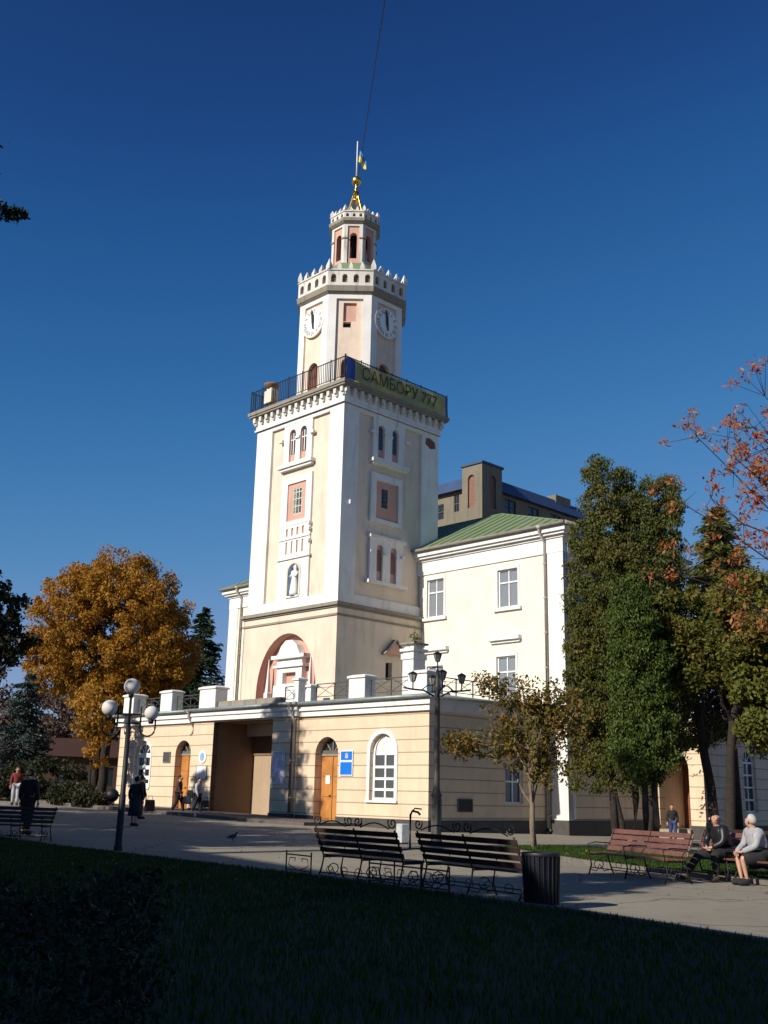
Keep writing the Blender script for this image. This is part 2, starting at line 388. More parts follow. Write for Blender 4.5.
def spruce(name, label, loc, h, r, nleaf, lmat, lsize=.22, z0=1.2, group=None, droop=.25, cat='tree', pw=.8, extra=()):
    t = thing(name, label, cat, loc, 0 if extra else random.random()*6, group)
    g = G(); g.tube([(0, 0, -.3), (0, 0, h*.5), (0, 0, h*.98)], [.02*h, .012*h, .01], 7)
    P = []; D = []
    nwh = int(h*2.1); per = nleaf//(nwh*7)
    for i in range(nwh):
        f = i/nwh; z = z0+(h-z0)*f; R = r*(1-f)**pw*random.uniform(.85, 1.12)
        for k in range(7):
            a = random.random()*2*PI; Rk = R*random.uniform(.7, 1.1)
            tip = Vector((math.cos(a)*Rk, math.sin(a)*Rk, z-droop*Rk))
            if Rk > .8 and k < 4: g.tube([(0, 0, z), tip*.9+Vector((0, 0, z*.1))], [.03, .008], 4)
            m = max(4, int(per*(.4+1.2*Rk/r)))
            s = RNG.random(m)**.7
            p = np.outer(s, np.array([tip.x, tip.y, tip.z-z])); p[:, 2] += z
            wd = .16*Rk+.06
            p += RNG.normal(size=(m, 3))*np.array([wd, wd, .09])*(.35+s[:, None]*.5)
            p[:, 2] -= RNG.random(m)*.18
            P.append(p); D.append(np.tile(np.array([math.cos(a), math.sin(a), -.35]), (m, 1)))
    for (dx, dy, z, z2) in extra:
        tip = Vector((dx, dy, z2)); g.tube([(0, 0, z), tip*.5+Vector((0, 0, z*.5+.05)), tip], [.04, .02, .006], 5)
        for q in range(9):
            f = .4+.6*q/8; b_ = Vector((0, 0, z)).lerp(tip, f); L2 = .55*(1-f)+.16
            for s_ in (-1, 1):
                e_ = b_+Vector((dx*.28*L2, dy*.28*L2, 0))+Vector((-dy, dx, 0)).normalized()*s_*L2+Vector((0, 0, -.08*L2)); m = 26
                s2 = RNG.random(m)[:, None]; P.append(np.array(b_)*(1-s2)+np.array(e_)*s2+RNG.normal(size=(m, 3))*.03); D.append(np.tile(np.array(e_-b_), (m, 1)))
    g.build('trunk', M_BARK, t)
    leaf_mesh('crown', np.concatenate(P), lsize, lmat, t, asp=.3, Dn=np.concatenate(D), spread=.7)
    return t
# ================================================================== ground
def drape(poly, off, cell=2.0, skirt=None):
    bm = bmesh.new(); vs = [bm.verts.new((x, y, 0)) for x, y in poly]; bm.faces.new(vs)
    xs = [p[0] for p in poly]; ys = [p[1] for p in poly]
    for ax, lo, hi in ((0, max(-20, min(xs)), min(24, max(xs))), (1, max(25, min(ys)), min(45, max(ys)))):
        if hi <= lo: continue
        k = math.ceil(lo/cell)
        while k*cell <= hi+1e-6:
            co = [0, 0, 0]; no = [0, 0, 0]; co[ax] = k*cell; no[ax] = 1
            bmesh.ops.bisect_plane(bm, geom=bm.verts[:]+bm.edges[:]+bm.faces[:], plane_co=co, plane_no=no); k += 1
    for v in bm.verts: v.co.z = gz(v.co.x, v.co.y)+off
    if skirt:
        be = [e for e in bm.edges if e.is_boundary]
        r = bmesh.ops.extrude_edge_only(bm, edges=be)
        for v in r['geom']:
            if isinstance(v, bmesh.types.BMVert): v.co.z -= skirt
    return bm
def sheet(name, poly, off, mat, skirt=None, kind='structure'):
    bm = drape(poly, off, skirt=skirt); bmesh.ops.recalc_face_normals(bm, faces=bm.faces)
    me = bpy.data.meshes.new(name); bm.to_mesh(me); bm.free(); o = mesh_obj(name, me, mat); o['kind'] = kind; return o
gx = [-600, -200, -80, -40, -20, 24, 60, 120, 600]
sheet('plaza', [(-600, -300), (600, -300), (600, 900), (-600, 900)], 0.0, M_ASPH)
LAWN1 = [(-60, 70), (-24, 46), (-9.6, 27.6), (-1.2, 18.0), (2.3, 13.3), (6.0, 7.2), (10, -2), (10, -12), (-60, -12)]
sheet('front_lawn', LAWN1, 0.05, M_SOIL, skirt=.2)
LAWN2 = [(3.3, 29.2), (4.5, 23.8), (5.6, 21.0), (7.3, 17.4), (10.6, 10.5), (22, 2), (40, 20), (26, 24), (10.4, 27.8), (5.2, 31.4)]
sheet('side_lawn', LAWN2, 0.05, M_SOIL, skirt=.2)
def uvp(u, v): q = W(u, v); return (q.x, q.y)
sheet('pavement', [uvp(0.5, 3.6), uvp(0.5, 60), uvp(-4.2, 60), uvp(-4.2, 6.5), uvp(-3.2, 3.6)], 0.13, M_PAVE, skirt=.3)
g = G()
def kerb_line(pts, off=.085, wd=.1):
    k = G()
    for (x0, y0), (x1, y1) in zip(pts, pts[1:]):
        L = math.hypot(x1-x0, y1-y0); m = max(1, int(L/1.0)); nx, ny = -(y1-y0)/L*wd/2, (x1-x0)/L*wd/2
        for i in range(m):
            a, b = i/m, (i+1)/m-.012/max(L, .1)
            p = (x0+(x1-x0)*a, y0+(y1-y0)*a); q = (x0+(x1-x0)*b, y0+(y1-y0)*b)
            zz = lambda w, o: gz(w[0], w[1])+o
            bt = [(p[0]-nx, p[1]-ny), (q[0]-nx, q[1]-ny), (q[0]+nx, q[1]+ny), (p[0]+nx, p[1]+ny)]
            k.hexa([(x, y, gz(x, y)-.2) for x, y in bt], [(x, y, gz(x, y)+off) for x, y in bt])
    return k
k = kerb_line(LAWN1[1:6]); o = k.build('lawn_kerb', M_KERB); o['kind'] = 'structure'
k = kerb_line(LAWN2[:6]+[LAWN2[5]]*0); o = k.build('side_lawn_kerb', M_KERB); o['kind'] = 'structure'
k = kerb_line([LAWN2[0], LAWN2[9], LAWN2[8], LAWN2[7]]); o = k.build('rear_lawn_kerb', M_KERB); o['kind'] = 'structure'
def inpoly(x, y, poly):
    c = False; n = len(poly)
    for i in range(n):
        x0, y0 = poly[i]; x1, y1 = poly[i-1]
        if (y0 > y) != (y1 > y) and x < (x1-x0)*(y-y0)/(y1-y0)+x0: c = not c
    return c
def grass(name, poly, box, n, h, fade=None):
    P = []
    while len(P) < n:
        x = random.uniform(box[0], box[1]); y = random.uniform(box[2], box[3])
        if inpoly(x, y, poly): P.append((x, y, gz(x, y)+.05+h*.35))
    o = leaf_mesh(name, np.array(P), h*1.3, M_GRASS, asp=.16, Dn=np.tile(np.array([0, 0, 1.0]), (n, 1)), spread=.35)
    o['kind'] = 'stuff'; o['label'] = 'short green lawn grass'; return o
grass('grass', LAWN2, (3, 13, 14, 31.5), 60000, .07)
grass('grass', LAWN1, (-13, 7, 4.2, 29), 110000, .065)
# ================================================================== helper for things fixed to the hall frame
def hall(name, label, cat, u, v, z, group=None):
    org = (u, v, z); q = W(u, v, z); return thing(name, label, cat, q, TH, group), org
def text_mesh(body, size, extrude=0.0):
    cu = bpy.data.curves.new('t', 'FONT'); cu.body = body; cu.size = size; cu.align_x = 'CENTER'; cu.align_y = 'CENTER'; cu.extrude = extrude
    ob = bpy.data.objects.new('t', cu); COL.objects.link(ob); dg = bpy.context.evaluated_depsgraph_get(); dg.update()
    me = bpy.data.meshes.new_from_object(ob.evaluated_get(dg)); bpy.data.objects.remove(ob); bpy.data.curves.remove(cu); return me
def text_on(g, F, body, size, a, z, n, flip=-1, rot=0.0, sx=1.0):
    """lettering laid on a face; flip=-1 when the along axis runs right-to-left as seen from outside"""
    me = text_mesh(body, size); c, s_ = math.cos(rot), math.sin(rot); vs = []
    for v in me.vertices:
        x, y = v.co.x*sx, v.co.y; x, y = x*c-y*s_, x*s_+y*c
        vs.append(g.bm.verts.new(F.P(a+x*flip, z+y, n)))
    for p in me.polygons:
        try: g.bm.faces.new([vs[i] for i in p.vertices]).material_index = g.mi
        except ValueError: pass
    bpy.data.meshes.remove(me)
def railing(g, F, a0, a1, z0, z1, n, step=.14, r=.012, xs=False):
    F.box(g, a0, a1, z1-.02, z1+.02, n-.02, n+.02); F.box(g, a0, a1, z0, z0+.03, n-.015, n+.015)
    if xs:
        m = max(1, round((a1-a0)/1.1)); w = (a1-a0)/m
        for i in range(m+1):
            a = a0+w*i; F.box(g, a-.02, a+.02, z0-.15, z1, n-.02, n+.02)
        for i in range(m):
            a = a0+w*i
            g.tube([F.P(a, z0, n), F.P(a+w, z1, n)], .014, 4); g.tube([F.P(a+w, z0, n), F.P(a, z1, n)], .014, 4)
            F.box(g, a, a+w, (z0+z1)/2+.12, (z0+z1)/2+.14, n-.01, n+.01)
    else:
        m = round((a1-a0)/step)
        for i in range(m+1):
            a = a0+(a1-a0)*i/m; q = .022 if i % 8 == 0 else r
            F.box(g, a-q, a+q, z0-(.2 if i % 8 == 0 else 0), z1+(.1 if i % 8 == 0 else 0), n-q, n+q)
def downpipe(F, a, n, ztop, zbot, parent, org, mat=M_PIPE, elbow=.35, name='downpipe'):
    g = G()
    g.tube([F.P(a, ztop, n+elbow), F.P(a, ztop-.25, n+elbow), F.P(a, ztop-.7, n), F.P(a, zbot+.25, n), F.P(a, zbot+.1, n+.15)], .06, 8)
    g.tube([F.P(a, ztop+.05, n+elbow), F.P(a, ztop-.12, n+elbow)], [.14, .08], 8)
    z = zbot+.8
    while z < ztop-1: F.box(g, a-.08, a+.08, z, z+.06, n-.07, n+.08); z += 1.6
    return g.build(name, mat, parent, org)
# ================================================================== FRONT WING (low banded building)
T, O = hall('front_wing', 'long low peach banded wing in front of the tower, with arched doors and dark passage', 'building', 0, 0, 0)
H = 4.75; L = LF(0); R = RF(0); VW = 23.0; UW = 7.7
doorR = arch(5.27, 6.75, .2, 3.72); winR = arch(1.85, 3.28, 1.12, 3.78); doorL = arch(16.2, 17.55, .3, 3.78); winL = arch(19.8, 21.35, 1.45, 3.85)
g = G()
wall(g, L, rect(0, 7.9, -1, H), [doorR, winR], depth=.42)
wall(g, L, rect(15.9, VW, -1, H), [doorL, winL], depth=.42)
LB = LF(-.14)
wall(g, LB, [(7.9, -1), (9.62, -1), (9.62, 4.58), (14.2, 4.58), (14.2, -1), (15.9, -1), (15.9, H), (7.9, H)], [], thick=.3)
wR = rect(4.75, 5.95, 1.1, 2.6)
wall(g, R, rect(0, UW, -1, H), [wR], depth=.3)
for e in (VW,): g.face([(0, e, -1), (UW, e, -1), (UW, e, H), (0, e, H)])
g.build('wall', M_PEACH, T, O)
# passage through the wing
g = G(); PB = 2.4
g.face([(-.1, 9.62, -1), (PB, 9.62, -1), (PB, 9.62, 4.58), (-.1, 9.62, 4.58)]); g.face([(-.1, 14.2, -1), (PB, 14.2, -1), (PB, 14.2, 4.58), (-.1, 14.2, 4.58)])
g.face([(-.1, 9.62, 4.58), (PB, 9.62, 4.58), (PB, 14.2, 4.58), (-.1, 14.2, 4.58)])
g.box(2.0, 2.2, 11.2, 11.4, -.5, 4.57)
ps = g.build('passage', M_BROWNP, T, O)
g = G(); wall(g, LF(PB), rect(9.62, 14.2, -1, 3.1), [rect(10.4, 11.6, .1, 2.9)], depth=.2); g.build('back_wall', plaster('tan_plaster', (.42, .3, .2), amt=.6), ps, O)
g = G(); g.box(PB-.05, PB+.1, 9.63, 14.19, 3.1, 4.57); g.build('upper_shade_panel', M_BROWNP, ps, O)  # dark panel: the shade under the passage lintel, put in as colour
g = G(); g.box(PB+.15, PB+.2, 10.4, 11.6, .1, 2.9); g.build('passage_door', M_BROWNDOOR, ps, O)
# plinth
g = G()
g.box(-.06, 0, 0, 5.27, -1, .42); g.box(-.06, UW, -.06, 0, -1, .42); g.box(-.06, 0, 6.75, 7.9, -1, .42)
g.build('plinth', M_PLINTH, T, O)
for b_ in ((-.2, -.14, 7.86, 9.62, -1, .45), (-.2, -.14, 14.2, 15.94, -1, .5)): g = G(); g.box(*b_); g.build('bay_plinth', M_PLINTH, T, O)
# steps at doors
for b_ in ((-.5, .4, 5.1, 6.9, -.4, .2), (-.4, .4, 16.05, 17.7, -.2, .42)): g = G(); g.box(*b_); g.build('doorstep', M_STEPS, T, O)
# cornice, gutter
def cornice(g, pts_off, z0, z1):  # profile of boxes around L and R sides
    pass
g = G()
g.box(-.14, 0, -.14, 7.85, 4.62, 5.12); g.box(0, UW, -.14, 0, 4.62, 5.12); g.box(-.14, 0, 15.95, VW+.14, 4.62, 5.12)
g.box(-.30, -.14, 7.75, 16.05, 4.66, 5.12)
g.box(-.24, -.14, -.24, 7.75, 4.86, 5.12); g.box(-.14, UW, -.24, -.14, 4.86, 5.12); g.box(-.24, -.14, 16.05, VW+.24, 4.86, 5.12)
g.box(-.38, -.30, 7.7, 16.1, 4.9, 5.12)
g.build('cornice', M_WHITE, T, O)
g = G(); rr = .08
g.tube([(-.36, -.36, 5.18), (-.36, 7.7, 5.18)], rr, 8); g.tube([(-.5, 7.6, 5.19), (-.5, 16.2, 5.19)], rr, 8); g.tube([(-.36, 16.1, 5.18), (-.36, VW+.3, 5.18)], rr, 8)
g.tube([(-.36, -.36, 5.18), (UW, -.36, 5.18)], rr, 8)
g.build('gutter', M_GUTTER, T, O)
g = G()
def slope(v0, v1, n0): g.hexa([(n0, v0, 5.13), (.9, v0, 5.13), (.9, v1, 5.13), (n0, v1, 5.13)], [(n0, v0, 5.2), (.9, v0, 5.34), (.9, v1, 5.34), (n0, v1, 5.2)])
slope(-.32, 7.75, -.34); slope(7.75, 16.05, -.48); slope(16.05, VW+.3, -.34)
g.hexa([(.9, -.32, 5.13), (UW, -.32, 5.13), (UW, .9, 5.13), (.9, .9, 5.13)], [(.9, -.32, 5.2), (UW, -.32, 5.2), (UW, .9, 5.34), (.9, .9, 5.34)])
g.box(.9, UW, .9, VW+.2, 5.1, 5.33)
g.build('roof', M_GUTTER, T, O)
# parapet posts
POSTS = [(.25, 1.3, .1, 1.1, 6.28), (3.85, 4.85, .1, .75, 6.32), (8.15, 8.5, .05, .5, 6.45), (7.35, 7.6, .1, .5, 6.1), (14.5, 15.85, .05, .8, 6.42), (18.4, 19.45, .1, .8, 6.42), (22.1, 23.1, .1, .9, 6.4)]
for v0, v1, u0, u1, zt in POSTS:
    g = G(); g.box(u0, u1, v0, v1, 5.15, zt-.16); g.box(u0-.07, u1+.07, v0-.07, v1+.07, zt-.16, zt-.06); g.hexa([(u0-.05, v0-.05, zt-.06), (u1+.05, v0-.05, zt-.06), (u1+.05, v1+.05, zt-.06), (u0-.05, v1+.05, zt-.06)], [(u0+.1, v0+.1, zt), (u1-.1, v0+.1, zt), (u1-.1, v1-.1, zt), (u0+.1, v1-.1, zt)])
    g.build('parapet_post', M_WHITE, T, O, bev=.015)
for a0, a1 in ((1.37, 3.78), (4.92, 7.3), (8.6, 9.5), (15.92, 18.33), (19.5, 22.05)): g = G(); railing(g, LF(.42), a0, a1, 5.5, 6.08, 0, xs=True); g.build('terrace_railing', M_IRONG, T, O)
g = G(); railing(g, RF(.55), 1.15, 7.6, 5.5, 6.08, 0, xs=True); g.build('terrace_railing', M_IRONG, T, O)
g = G(); g.box(.2, .5, 9.6, 14.4, 5.3, 5.62); g.build('low_parapet', M_SLAB, T, O)
# openings
def arch_surround(F, a0, a1, z0, z1, w, n0, n1, mat, name, parent, org):
    g = G(); wall(g, F, arch(a0-w, a1+w, z0, z1+w), [arch(a0, a1, z0+.001, z1)], n=n1, depth=n1-n0, thick=n1-n0); return g.build(name, mat, parent, org)
wn = hole_window(L, 'arch', 1.85, 3.28, 1.12, 3.78, .22, T, O, fw=.11, mull=1, trans=(.22, .44, .68), fan=False, gmat=M_GLASSB)
g = G(); L.poly(g, [p for p in arch(2.0, 3.13, 2.92, 3.64)], -.2, -.19); g.build('lunette_panel', M_WHITE, wn, O)
arch_surround(L, 1.85, 3.28, 1.12, 3.78, .17, 0, .05, M_WHITE, 'window_surround', T, O)
g = G(); L.box(g, 1.66, 3.47, 1.03, 1.12, -.05, .1); g.build('window_sill', M_WHITE, T, O)
hole_window(L, 'arch', 19.8, 21.35, 1.45, 3.85, .2, T, O, fw=.2, mull=1, trans=(.3, .62), fan=True)
arch_surround(L, 19.8, 21.35, 1.45, 3.85, .1, 0, .04, M_WHITE, 'window_surround', T, O)
g = G(); L.box(g, 19.75, 21.4, 1.36, 1.45, -.2, .06); g.build('window_sill', M_WHITE, T, O)
def door(F, a0, a1, z0, z1, depth, parent, org, mat=M_DOOR, notice=False, lbl=None):
    sp = z1-(a1-a0)/2; c = (a0+a1)/2
    g = G(); F.box(g, a0, a1, z0, sp-.06, -depth-.04, -depth)
    for s in (0, 1):
        x0 = a0+.08 if s == 0 else c+.05; x1 = c-.05 if s == 0 else a1-.08
        for q0, q1 in ((.12, .9), (1.02, 1.75), (1.87, sp-z0-.2)):
            if q1 > q0: F.box(g, x0, x1, z0+q0, z0+q1, -depth, -depth+.025)
    F.box(g, c-.025, c+.025, z0, sp-.06, -depth, -depth+.045)
    d = g.build('door', mat, parent, org)
    if lbl: d['label'] = lbl
    g = G(); F.box(g, a0, a1, sp-.06, sp+.03, -depth-.03, -depth+.05)
    R_ = (a1-a0)/2-.04
    for t in (.28*PI, .5*PI, .72*PI):
        ca, sa = math.cos(t), math.sin(t); F.poly(g, [(c+.02*sa, sp-.02*ca), (c+R_*ca+.02*sa, sp+R_*sa-.02*ca), (c+R_*ca-.02*sa, sp+R_*sa+.02*ca), (c-.02*sa, sp+.02*ca)], -depth+.005, -depth+.04)
    wall(g, F, arch(a0, a1, sp, z1), [arch(a0+.06, a1-.06, sp+.01, z1-.06)], n=-depth+.045, depth=.05)
    g.build('fanlight_frame', M_SLAB, d, org)
    plate(F, arch(a0, a1, sp, z1), -depth, M_GLASS, 'fanlight_pane', d, org)
    g = G(); g.ball(F.P(c+.09, z0+1.05, -depth+.07), .04, 8); g.build('handle', M_IRON, d, org)
    if notice:
        g = G(); F.box(g, c+.14, c+.42, z0+1.55, z0+1.9, -depth+.03, -depth+.036); g.build('notice', M_PAPER, d, org)
    return d
door(L, 5.27, 6.75, .2, 3.72, .4, T, O, notice=True)
door(L, 16.2, 17.55, .42, 3.78, .4, T, O)
g = G(); L.box(g, 5.0, 5.27, .2, .3, 0, .04); g.bm.clear(); g.bm.free()
# window in the shaded end wall
w = hole_window(R, 'rect', 4.75, 5.95, 1.1, 2.6, .15, T, O, fw=.07, mull=1, trans=(.6,), fmat=M_BLUE if False else M_FRAME)
downpipe(LB, 7.98, .12, 5.2, .3, T, O); downpipe(L, 15.98, .1, 5.15, 3.9, T, O); downpipe(R, 7.55, .1, 5.15, -.1, T, O)
g = G(); LB.box(g, 8.2, 8.26, .3, 4.6, .0, .05); g.build('cable_duct', M_RUSTPIPE, T, O)
# signs fixed on the wing: separate things
def sign(name, label, F, a0, a1, z0, z1, n, mat, cat='sign', frame=None, th=.03):
    c = F.P((a0+a1)/2, z0, n); t, o = hall(name, label, cat, c.x, c.y, z0)
    g = G(); F.box(g, a0, a1, z0, z1, n, n+th); g.build('board', mat, t, o)
    if frame:
        g = G(); f = .035
        for b in ((a0-f, a1+f, z1, z1+f), (a0-f, a1+f, z0-f, z0), (a0-f, a0, z0, z1), (a1, a1+f, z0, z1)): F.box(g, b[0], b[1], b[2], b[3], n, n+th+.01)
        g.build('frame', frame, t, o)
    return t, o
t, o = sign('office_sign', 'small blue sign with a white emblem right of the right-hand arched door', L, 4.33, 5.03, 2.72, 3.08, .02, M_BLUE, frame=M_PAPER)
g = G(); c = 4.68; zc = 2.9
for a, s_ in ((c, .11), (c-.07, .09), (c+.07, .09)): L.box(g, a-.012, a+.012, zc-.09, zc-.09+s_*2, .052, .056)
L.box(g, c-.08, c+.08, zc-.09, zc-.066, .053, .057); L.box(g, c-.035, c+.035, zc-.02, zc, .053, .057); g.build('emblem', M_PAPER, t, o)
sign('information_board', 'larger blue board hanging directly under the small blue emblem sign', L, 4.33, 5.05, 2.12, 2.64, .02, M_BLUE, frame=M_PAPER)
sign('wall_plaque', 'dark square plaque between the left window and the left orange door', L, 17.98, 18.55, 2.72, 3.2, .02, M_IRONG, cat='plaque', frame=M_SLAB)
sign('poster', 'white poster with a purple print on the pier right of the dark passage', LB, 8.65, 9.45, 1.75, 3.1, .01, M_POSTER, cat='poster', frame=M_PAPER, th=.012)
t, o = sign('notice_board', 'white notice board on the pier left of the dark passage', LB, 14.55, 15.35, 1.9, 2.5, .01, M_PAPER, cat='notice board', frame=M_SLAB)
t, o = hall('round_emblem', 'round white and blue emblem above the notice board left of the passage', 'emblem', -.16, 14.95, 2.65)
g = G(); pts = [(14.95+.32*math.cos(2*PI*k/20), 2.95+.32*math.sin(2*PI*k/20)) for k in range(20)]; LB.poly(g, pts, .01, .04); g.build('disc', M_PAPER, t, o)
g = G(); pts = [(14.95+.18*math.cos(2*PI*k/20), 2.95+.2*math.sin(2*PI*k/20)) for k in range(20)]; LB.poly(g, pts, .04, .05); g.build('centre', simple('pale_blue', (.25, .4, .6), .5), t, o)
sign('memorial_plaque', 'dark rectangular memorial plaque low on the shaded end wall of the low wing', R, 1.72, 2.55, .78, 1.22, .02, M_IRON, cat='plaque', frame=M_IRONG)
# terrace chimney with plants
t, o = hall('terrace_chimney', 'striped white chimney stack with a wide cap, rising behind the corner post of the terrace', 'chimney', 2.6, 3.5, 5.3)
g = G(); g.box(2.4, 3.15, 3.2, 3.86, 5.3, 7.15); g.box(2.34, 3.21, 3.14, 3.92, 7.15, 7.4); g.box(2.3, 3.25, 3.1, 3.96, 7.5, 7.62); g.box(2.42, 3.13, 3.22, 3.84, 7.4, 7.5); g.box(2.45, 3.1, 3.25, 3.8, 7.62, 7.8); g.build('stack', M_WHITE, t, o)
g = G(); g.box(2.3, 3.25, 3.08, 3.98, 7.8, 7.88); g.build('cap', M_SLAB, t, o)
p = tag(leaf_mesh('sprouting_weed', np.array(W(2.7, 3.4, 8.1))+RNG.normal(size=(160, 3))*np.array([.13, .13, .17]), .1, L_THUJA2), 'green weed growing on top of the terrace chimney', 'plant')
# ================================================================== MAIN BUILDING
T, O = hall('main_building', 'two storey pale cream hall behind the tower with a green sheet metal roof', 'building', UW, 11.5, 0)
U = UW; L = LF(U); V0, V1 = -1.1, 24.15; R = RF(V0); UB = 18.0
def rw(a0, a1, z0, z1): return rect(a0, a1, z0, z1)
WINS = [(6.2, 7.35, 10.05, 12.0), (1.5, 2.72, 10.05, 11.9), (1.68, 2.82, 5.6, 7.75), (6.2, 7.3, 5.6, 7.6), (16.6, 17.7, 10.05, 11.9), (20.5, 21.6, 10.05, 11.9), (20.5, 21.6, 5.6, 7.7)]
g = G(); wall(g, L, rect(V0, V1, -1, 12.95), [rect(*w_) for w_ in WINS], depth=.22)
RW = [(10.2, 11.4, 10.05, 11.9), (14, 15.2, 10.05, 11.9), (10.0, 11.2, 5.6, 7.7)]
g.build('wall', M_PALE, T, O)
g = G(); wall(g, R, rect(U, UB, -1, 12.95), [rect(*w_) for w_ in RW], depth=.22)
g.face([(U, V1, -1), (UB, V1, -1), (UB, V1, 12.95), (U, V1, 12.95)]); g.face([(UB, V0, -1), (UB, V1, -1), (UB, V1, 12.95), (UB, V0, 12.95)])
g.build('end_wall', M_PEACH, T, O)
for i, w_ in enumerate(WINS):
    wo = hole_window(L, 'rect', *w_, .14, T, O, fw=.07, mull=1, trans=(.66,), gmat=M_GLASSC)
    g = G(); L.box(g, w_[0]-.12, w_[0], w_[2]-.02, w_[3]+.14, 0, .04); L.box(g, w_[1], w_[1]+.12, w_[2]-.02, w_[3]+.14, 0, .04); L.box(g, w_[0], w_[1], w_[3], w_[3]+.14, 0, .042)
    L.box(g, w_[0]-.22, w_[1]+.22, w_[2]-.16, w_[2]-.02, 0, .14)
    if w_[3] < 9: L.box(g, w_[0]-.3, w_[1]+.3, w_[3]+.62, w_[3]+.74, 0, .12); L.box(g, w_[0]-.36, w_[1]+.36, w_[3]+.74, w_[3]+.92, 0, .26)
    g.build('window_trim', M_WHITE, wo, O)
for w_ in RW: hole_window(R, 'rect', *w_, .14, T, O, fw=.07, mull=1, trans=(.66,))
g = G(); L.box(g, V0-.03, V0+.85, .3, 12.3, -.3, .05); L.box(g, V1-.85, V1+.03, .3, 12.3, -.3, .05)
L.box(g, V0-.05, V1+.05, 12.3, 12.98, -.3, .07); R.box(g, U+.3, UB, 12.3, 12.98, -.3, .07); R.box(g, U-.02, U+.5, .5, 12.3, -.3, .03)
g.build('frieze', M_WHITE, T, O)
g = G()
for z0, z1, n in ((12.98, 13.1, .14), (13.1, 13.22, .3), (13.22, 13.46, .42)): g.box(U-n, UB+n, V0-n, V1+n, z0, z1)
g.build('cornice', M_WHITE, T, O)
g = G(); g.tube([(U-.53, V0-.5, 13.52), (U-.53, V1+.5, 13.52)], .09, 8); g.tube([(U-.5, V0-.53, 13.52), (UB+.5, V0-.53, 13.52)], .09, 8); g.build('gutter', M_SLAB, T, O)
# hipped green roof with standing seams
g = G(); ex = .5; zr = 16.35; A = (U-ex, V0-ex, 13.55); B = (U-ex, V1+ex, 13.55); Cc = (UB+ex, V1+ex, 13.55); Dd = (UB+ex, V0-ex, 13.55); r0 = (12.5, 6.3, zr); r1 = (12.5, 17, zr)
def para(p, q, t): return tuple(p[i]+(q[i]-p[i])*t for i in range(3))
quads = [[A, B, r1, r0], [B, Cc, r1], [Cc, Dd, r0, r1], [Dd, A, r0]]
for q in quads: g.face(q)
g.face([A, Dd, Cc, B])
g.build('roof', M_GROOF, T, O)
g = G()
def ridge_at(v): # top end of a seam on the tower side slope
    if v < r0[1]: t = (v-A[1])/(r0[1]-A[1]); return para(A, r0, t)
    if v > r1[1]: t = (B[1]-v)/(B[1]-r1[1]); return para(B, r1, t)
    return (12.5, v, zr)
v = A[1]+.7
while v < B[1]-.3:
    p1 = ridge_at(v); p0 = (A[0], v, A[2]); g.tube([Vector(p0)+Vector((0, 0, .03)), Vector(p1)+Vector((0, 0, .03))], .022, 4); v += .72
g.tube([A, r0], .05, 5); g.tube([r0, r1], .05, 5); g.tube([r1, B], .05, 5)
u_ = A[0]+.7
while u_ < Dd[0]-.3:
    t = (u_-A[0])/(r0[0]-A[0]) if u_ < r0[0] else (Dd[0]-u_)/(Dd[0]-r0[0]); e = A if u_ < r0[0] else Dd
    g.tube([(u_, A[1], A[2]+.03), Vector(para(e, r0, t))+Vector((0, 0, .03))], .022, 4); u_ += .72
g.build('roof_seam', M_GROOF, T, O)
g = G(); g.box(U-.06, U, V0-.06, .0, -1, .45); g.box(U-.06, UB, V0-.06, V0, -1, .45); g.build('plinth', M_PLINTH, T, O)
downpipe(L, -.16, .12, 13.5, -.2, T, O, elbow=.42); downpipe(L, 22.9, .12, 13.5, 5.4, T, O, elbow=.42)
# ================================================================== SIDE PAVILION at the right with arches
T, O = hall('side_pavilion', 'low banded pavilion behind the conifers with a deep arched entrance and steps', 'building', 14.6, -2.4, 0)
U2 = 14.6; Va, Vb = -3.75, -1.1; L = LF(U2); R = RF(Va); H2 = 4.9; UE = 40
g = G()
wall(g, L, [(Va, -1), (-3.0, -1), (-3.0, 2.8)]+[(-2.2+.8*math.cos(PI-PI*k/12)*1.0, 2.8+.9*math.sin(PI*k/12)) for k in range(1, 12)]+[(-1.4, 2.8), (-1.4, -1), (Vb, -1), (Vb, H2), (Va, H2)], [], thick=.5)
wins = [arch(u0, u0+1.3, .9, 3.9) for u0 in (18.5, 23, 28, 33)]
wall(g, R, rect(U2, UE, -1, H2), wins, depth=.3)
g.face([(U2, Vb, -1), (U2+5, Vb, -1), (U2+5, Vb, H2), (U2, Vb, H2)]); g.face([(UB, Vb, -1), (UE, Vb, -1), (UE, Vb, H2), (UB, Vb, H2)])
g.build('wall', M_PEACH, T, O)
g = G(); g.box(U2+2.6, U2+2.8, Va+.05, Vb, -1, H2-.2); g.box(U2+.3, U2+2.6, Va+.02, Va+.15, -1, H2-.2); g.box(U2+.3, U2+2.6, Vb-.15, Vb-.02, -1, H2-.2); g.box(U2+.3, U2+2.6, Va+.1, Vb, H2-.6, H2-.4); pc = g.build('porch', M_CREAM, T, O)
g = G(); g.box(U2+2.5, U2+2.59, -2.2, -1.2, 0, 3.1); g.build('porch_door', M_BROWNDOOR, pc, O)
for u0 in (18.5, 23, 28, 33): hole_window(R, 'arch', u0, u0+1.3, .9, 3.9, .2, T, O, fw=.08, mull=1, trans=(.25, .5, .75), fan=True)
g = G(); g.box(U2-.14, UE, Va-.14, Vb, 4.9, 5.2); g.box(U2-.3, UE, Va-.3, Vb, 5.2, 5.36); g.build('cornice', M_WHITE, T, O)
g = G(); g.box(U2-.06, U2, Va-.06, -3.0, -1, .28); g.box(U2, UE, Va-.06, Va, -1, .28); g.box(U2-.06, U2, -1.4, Vb, -1, .28); g.build('plinth', M_PLINTH, T, O)
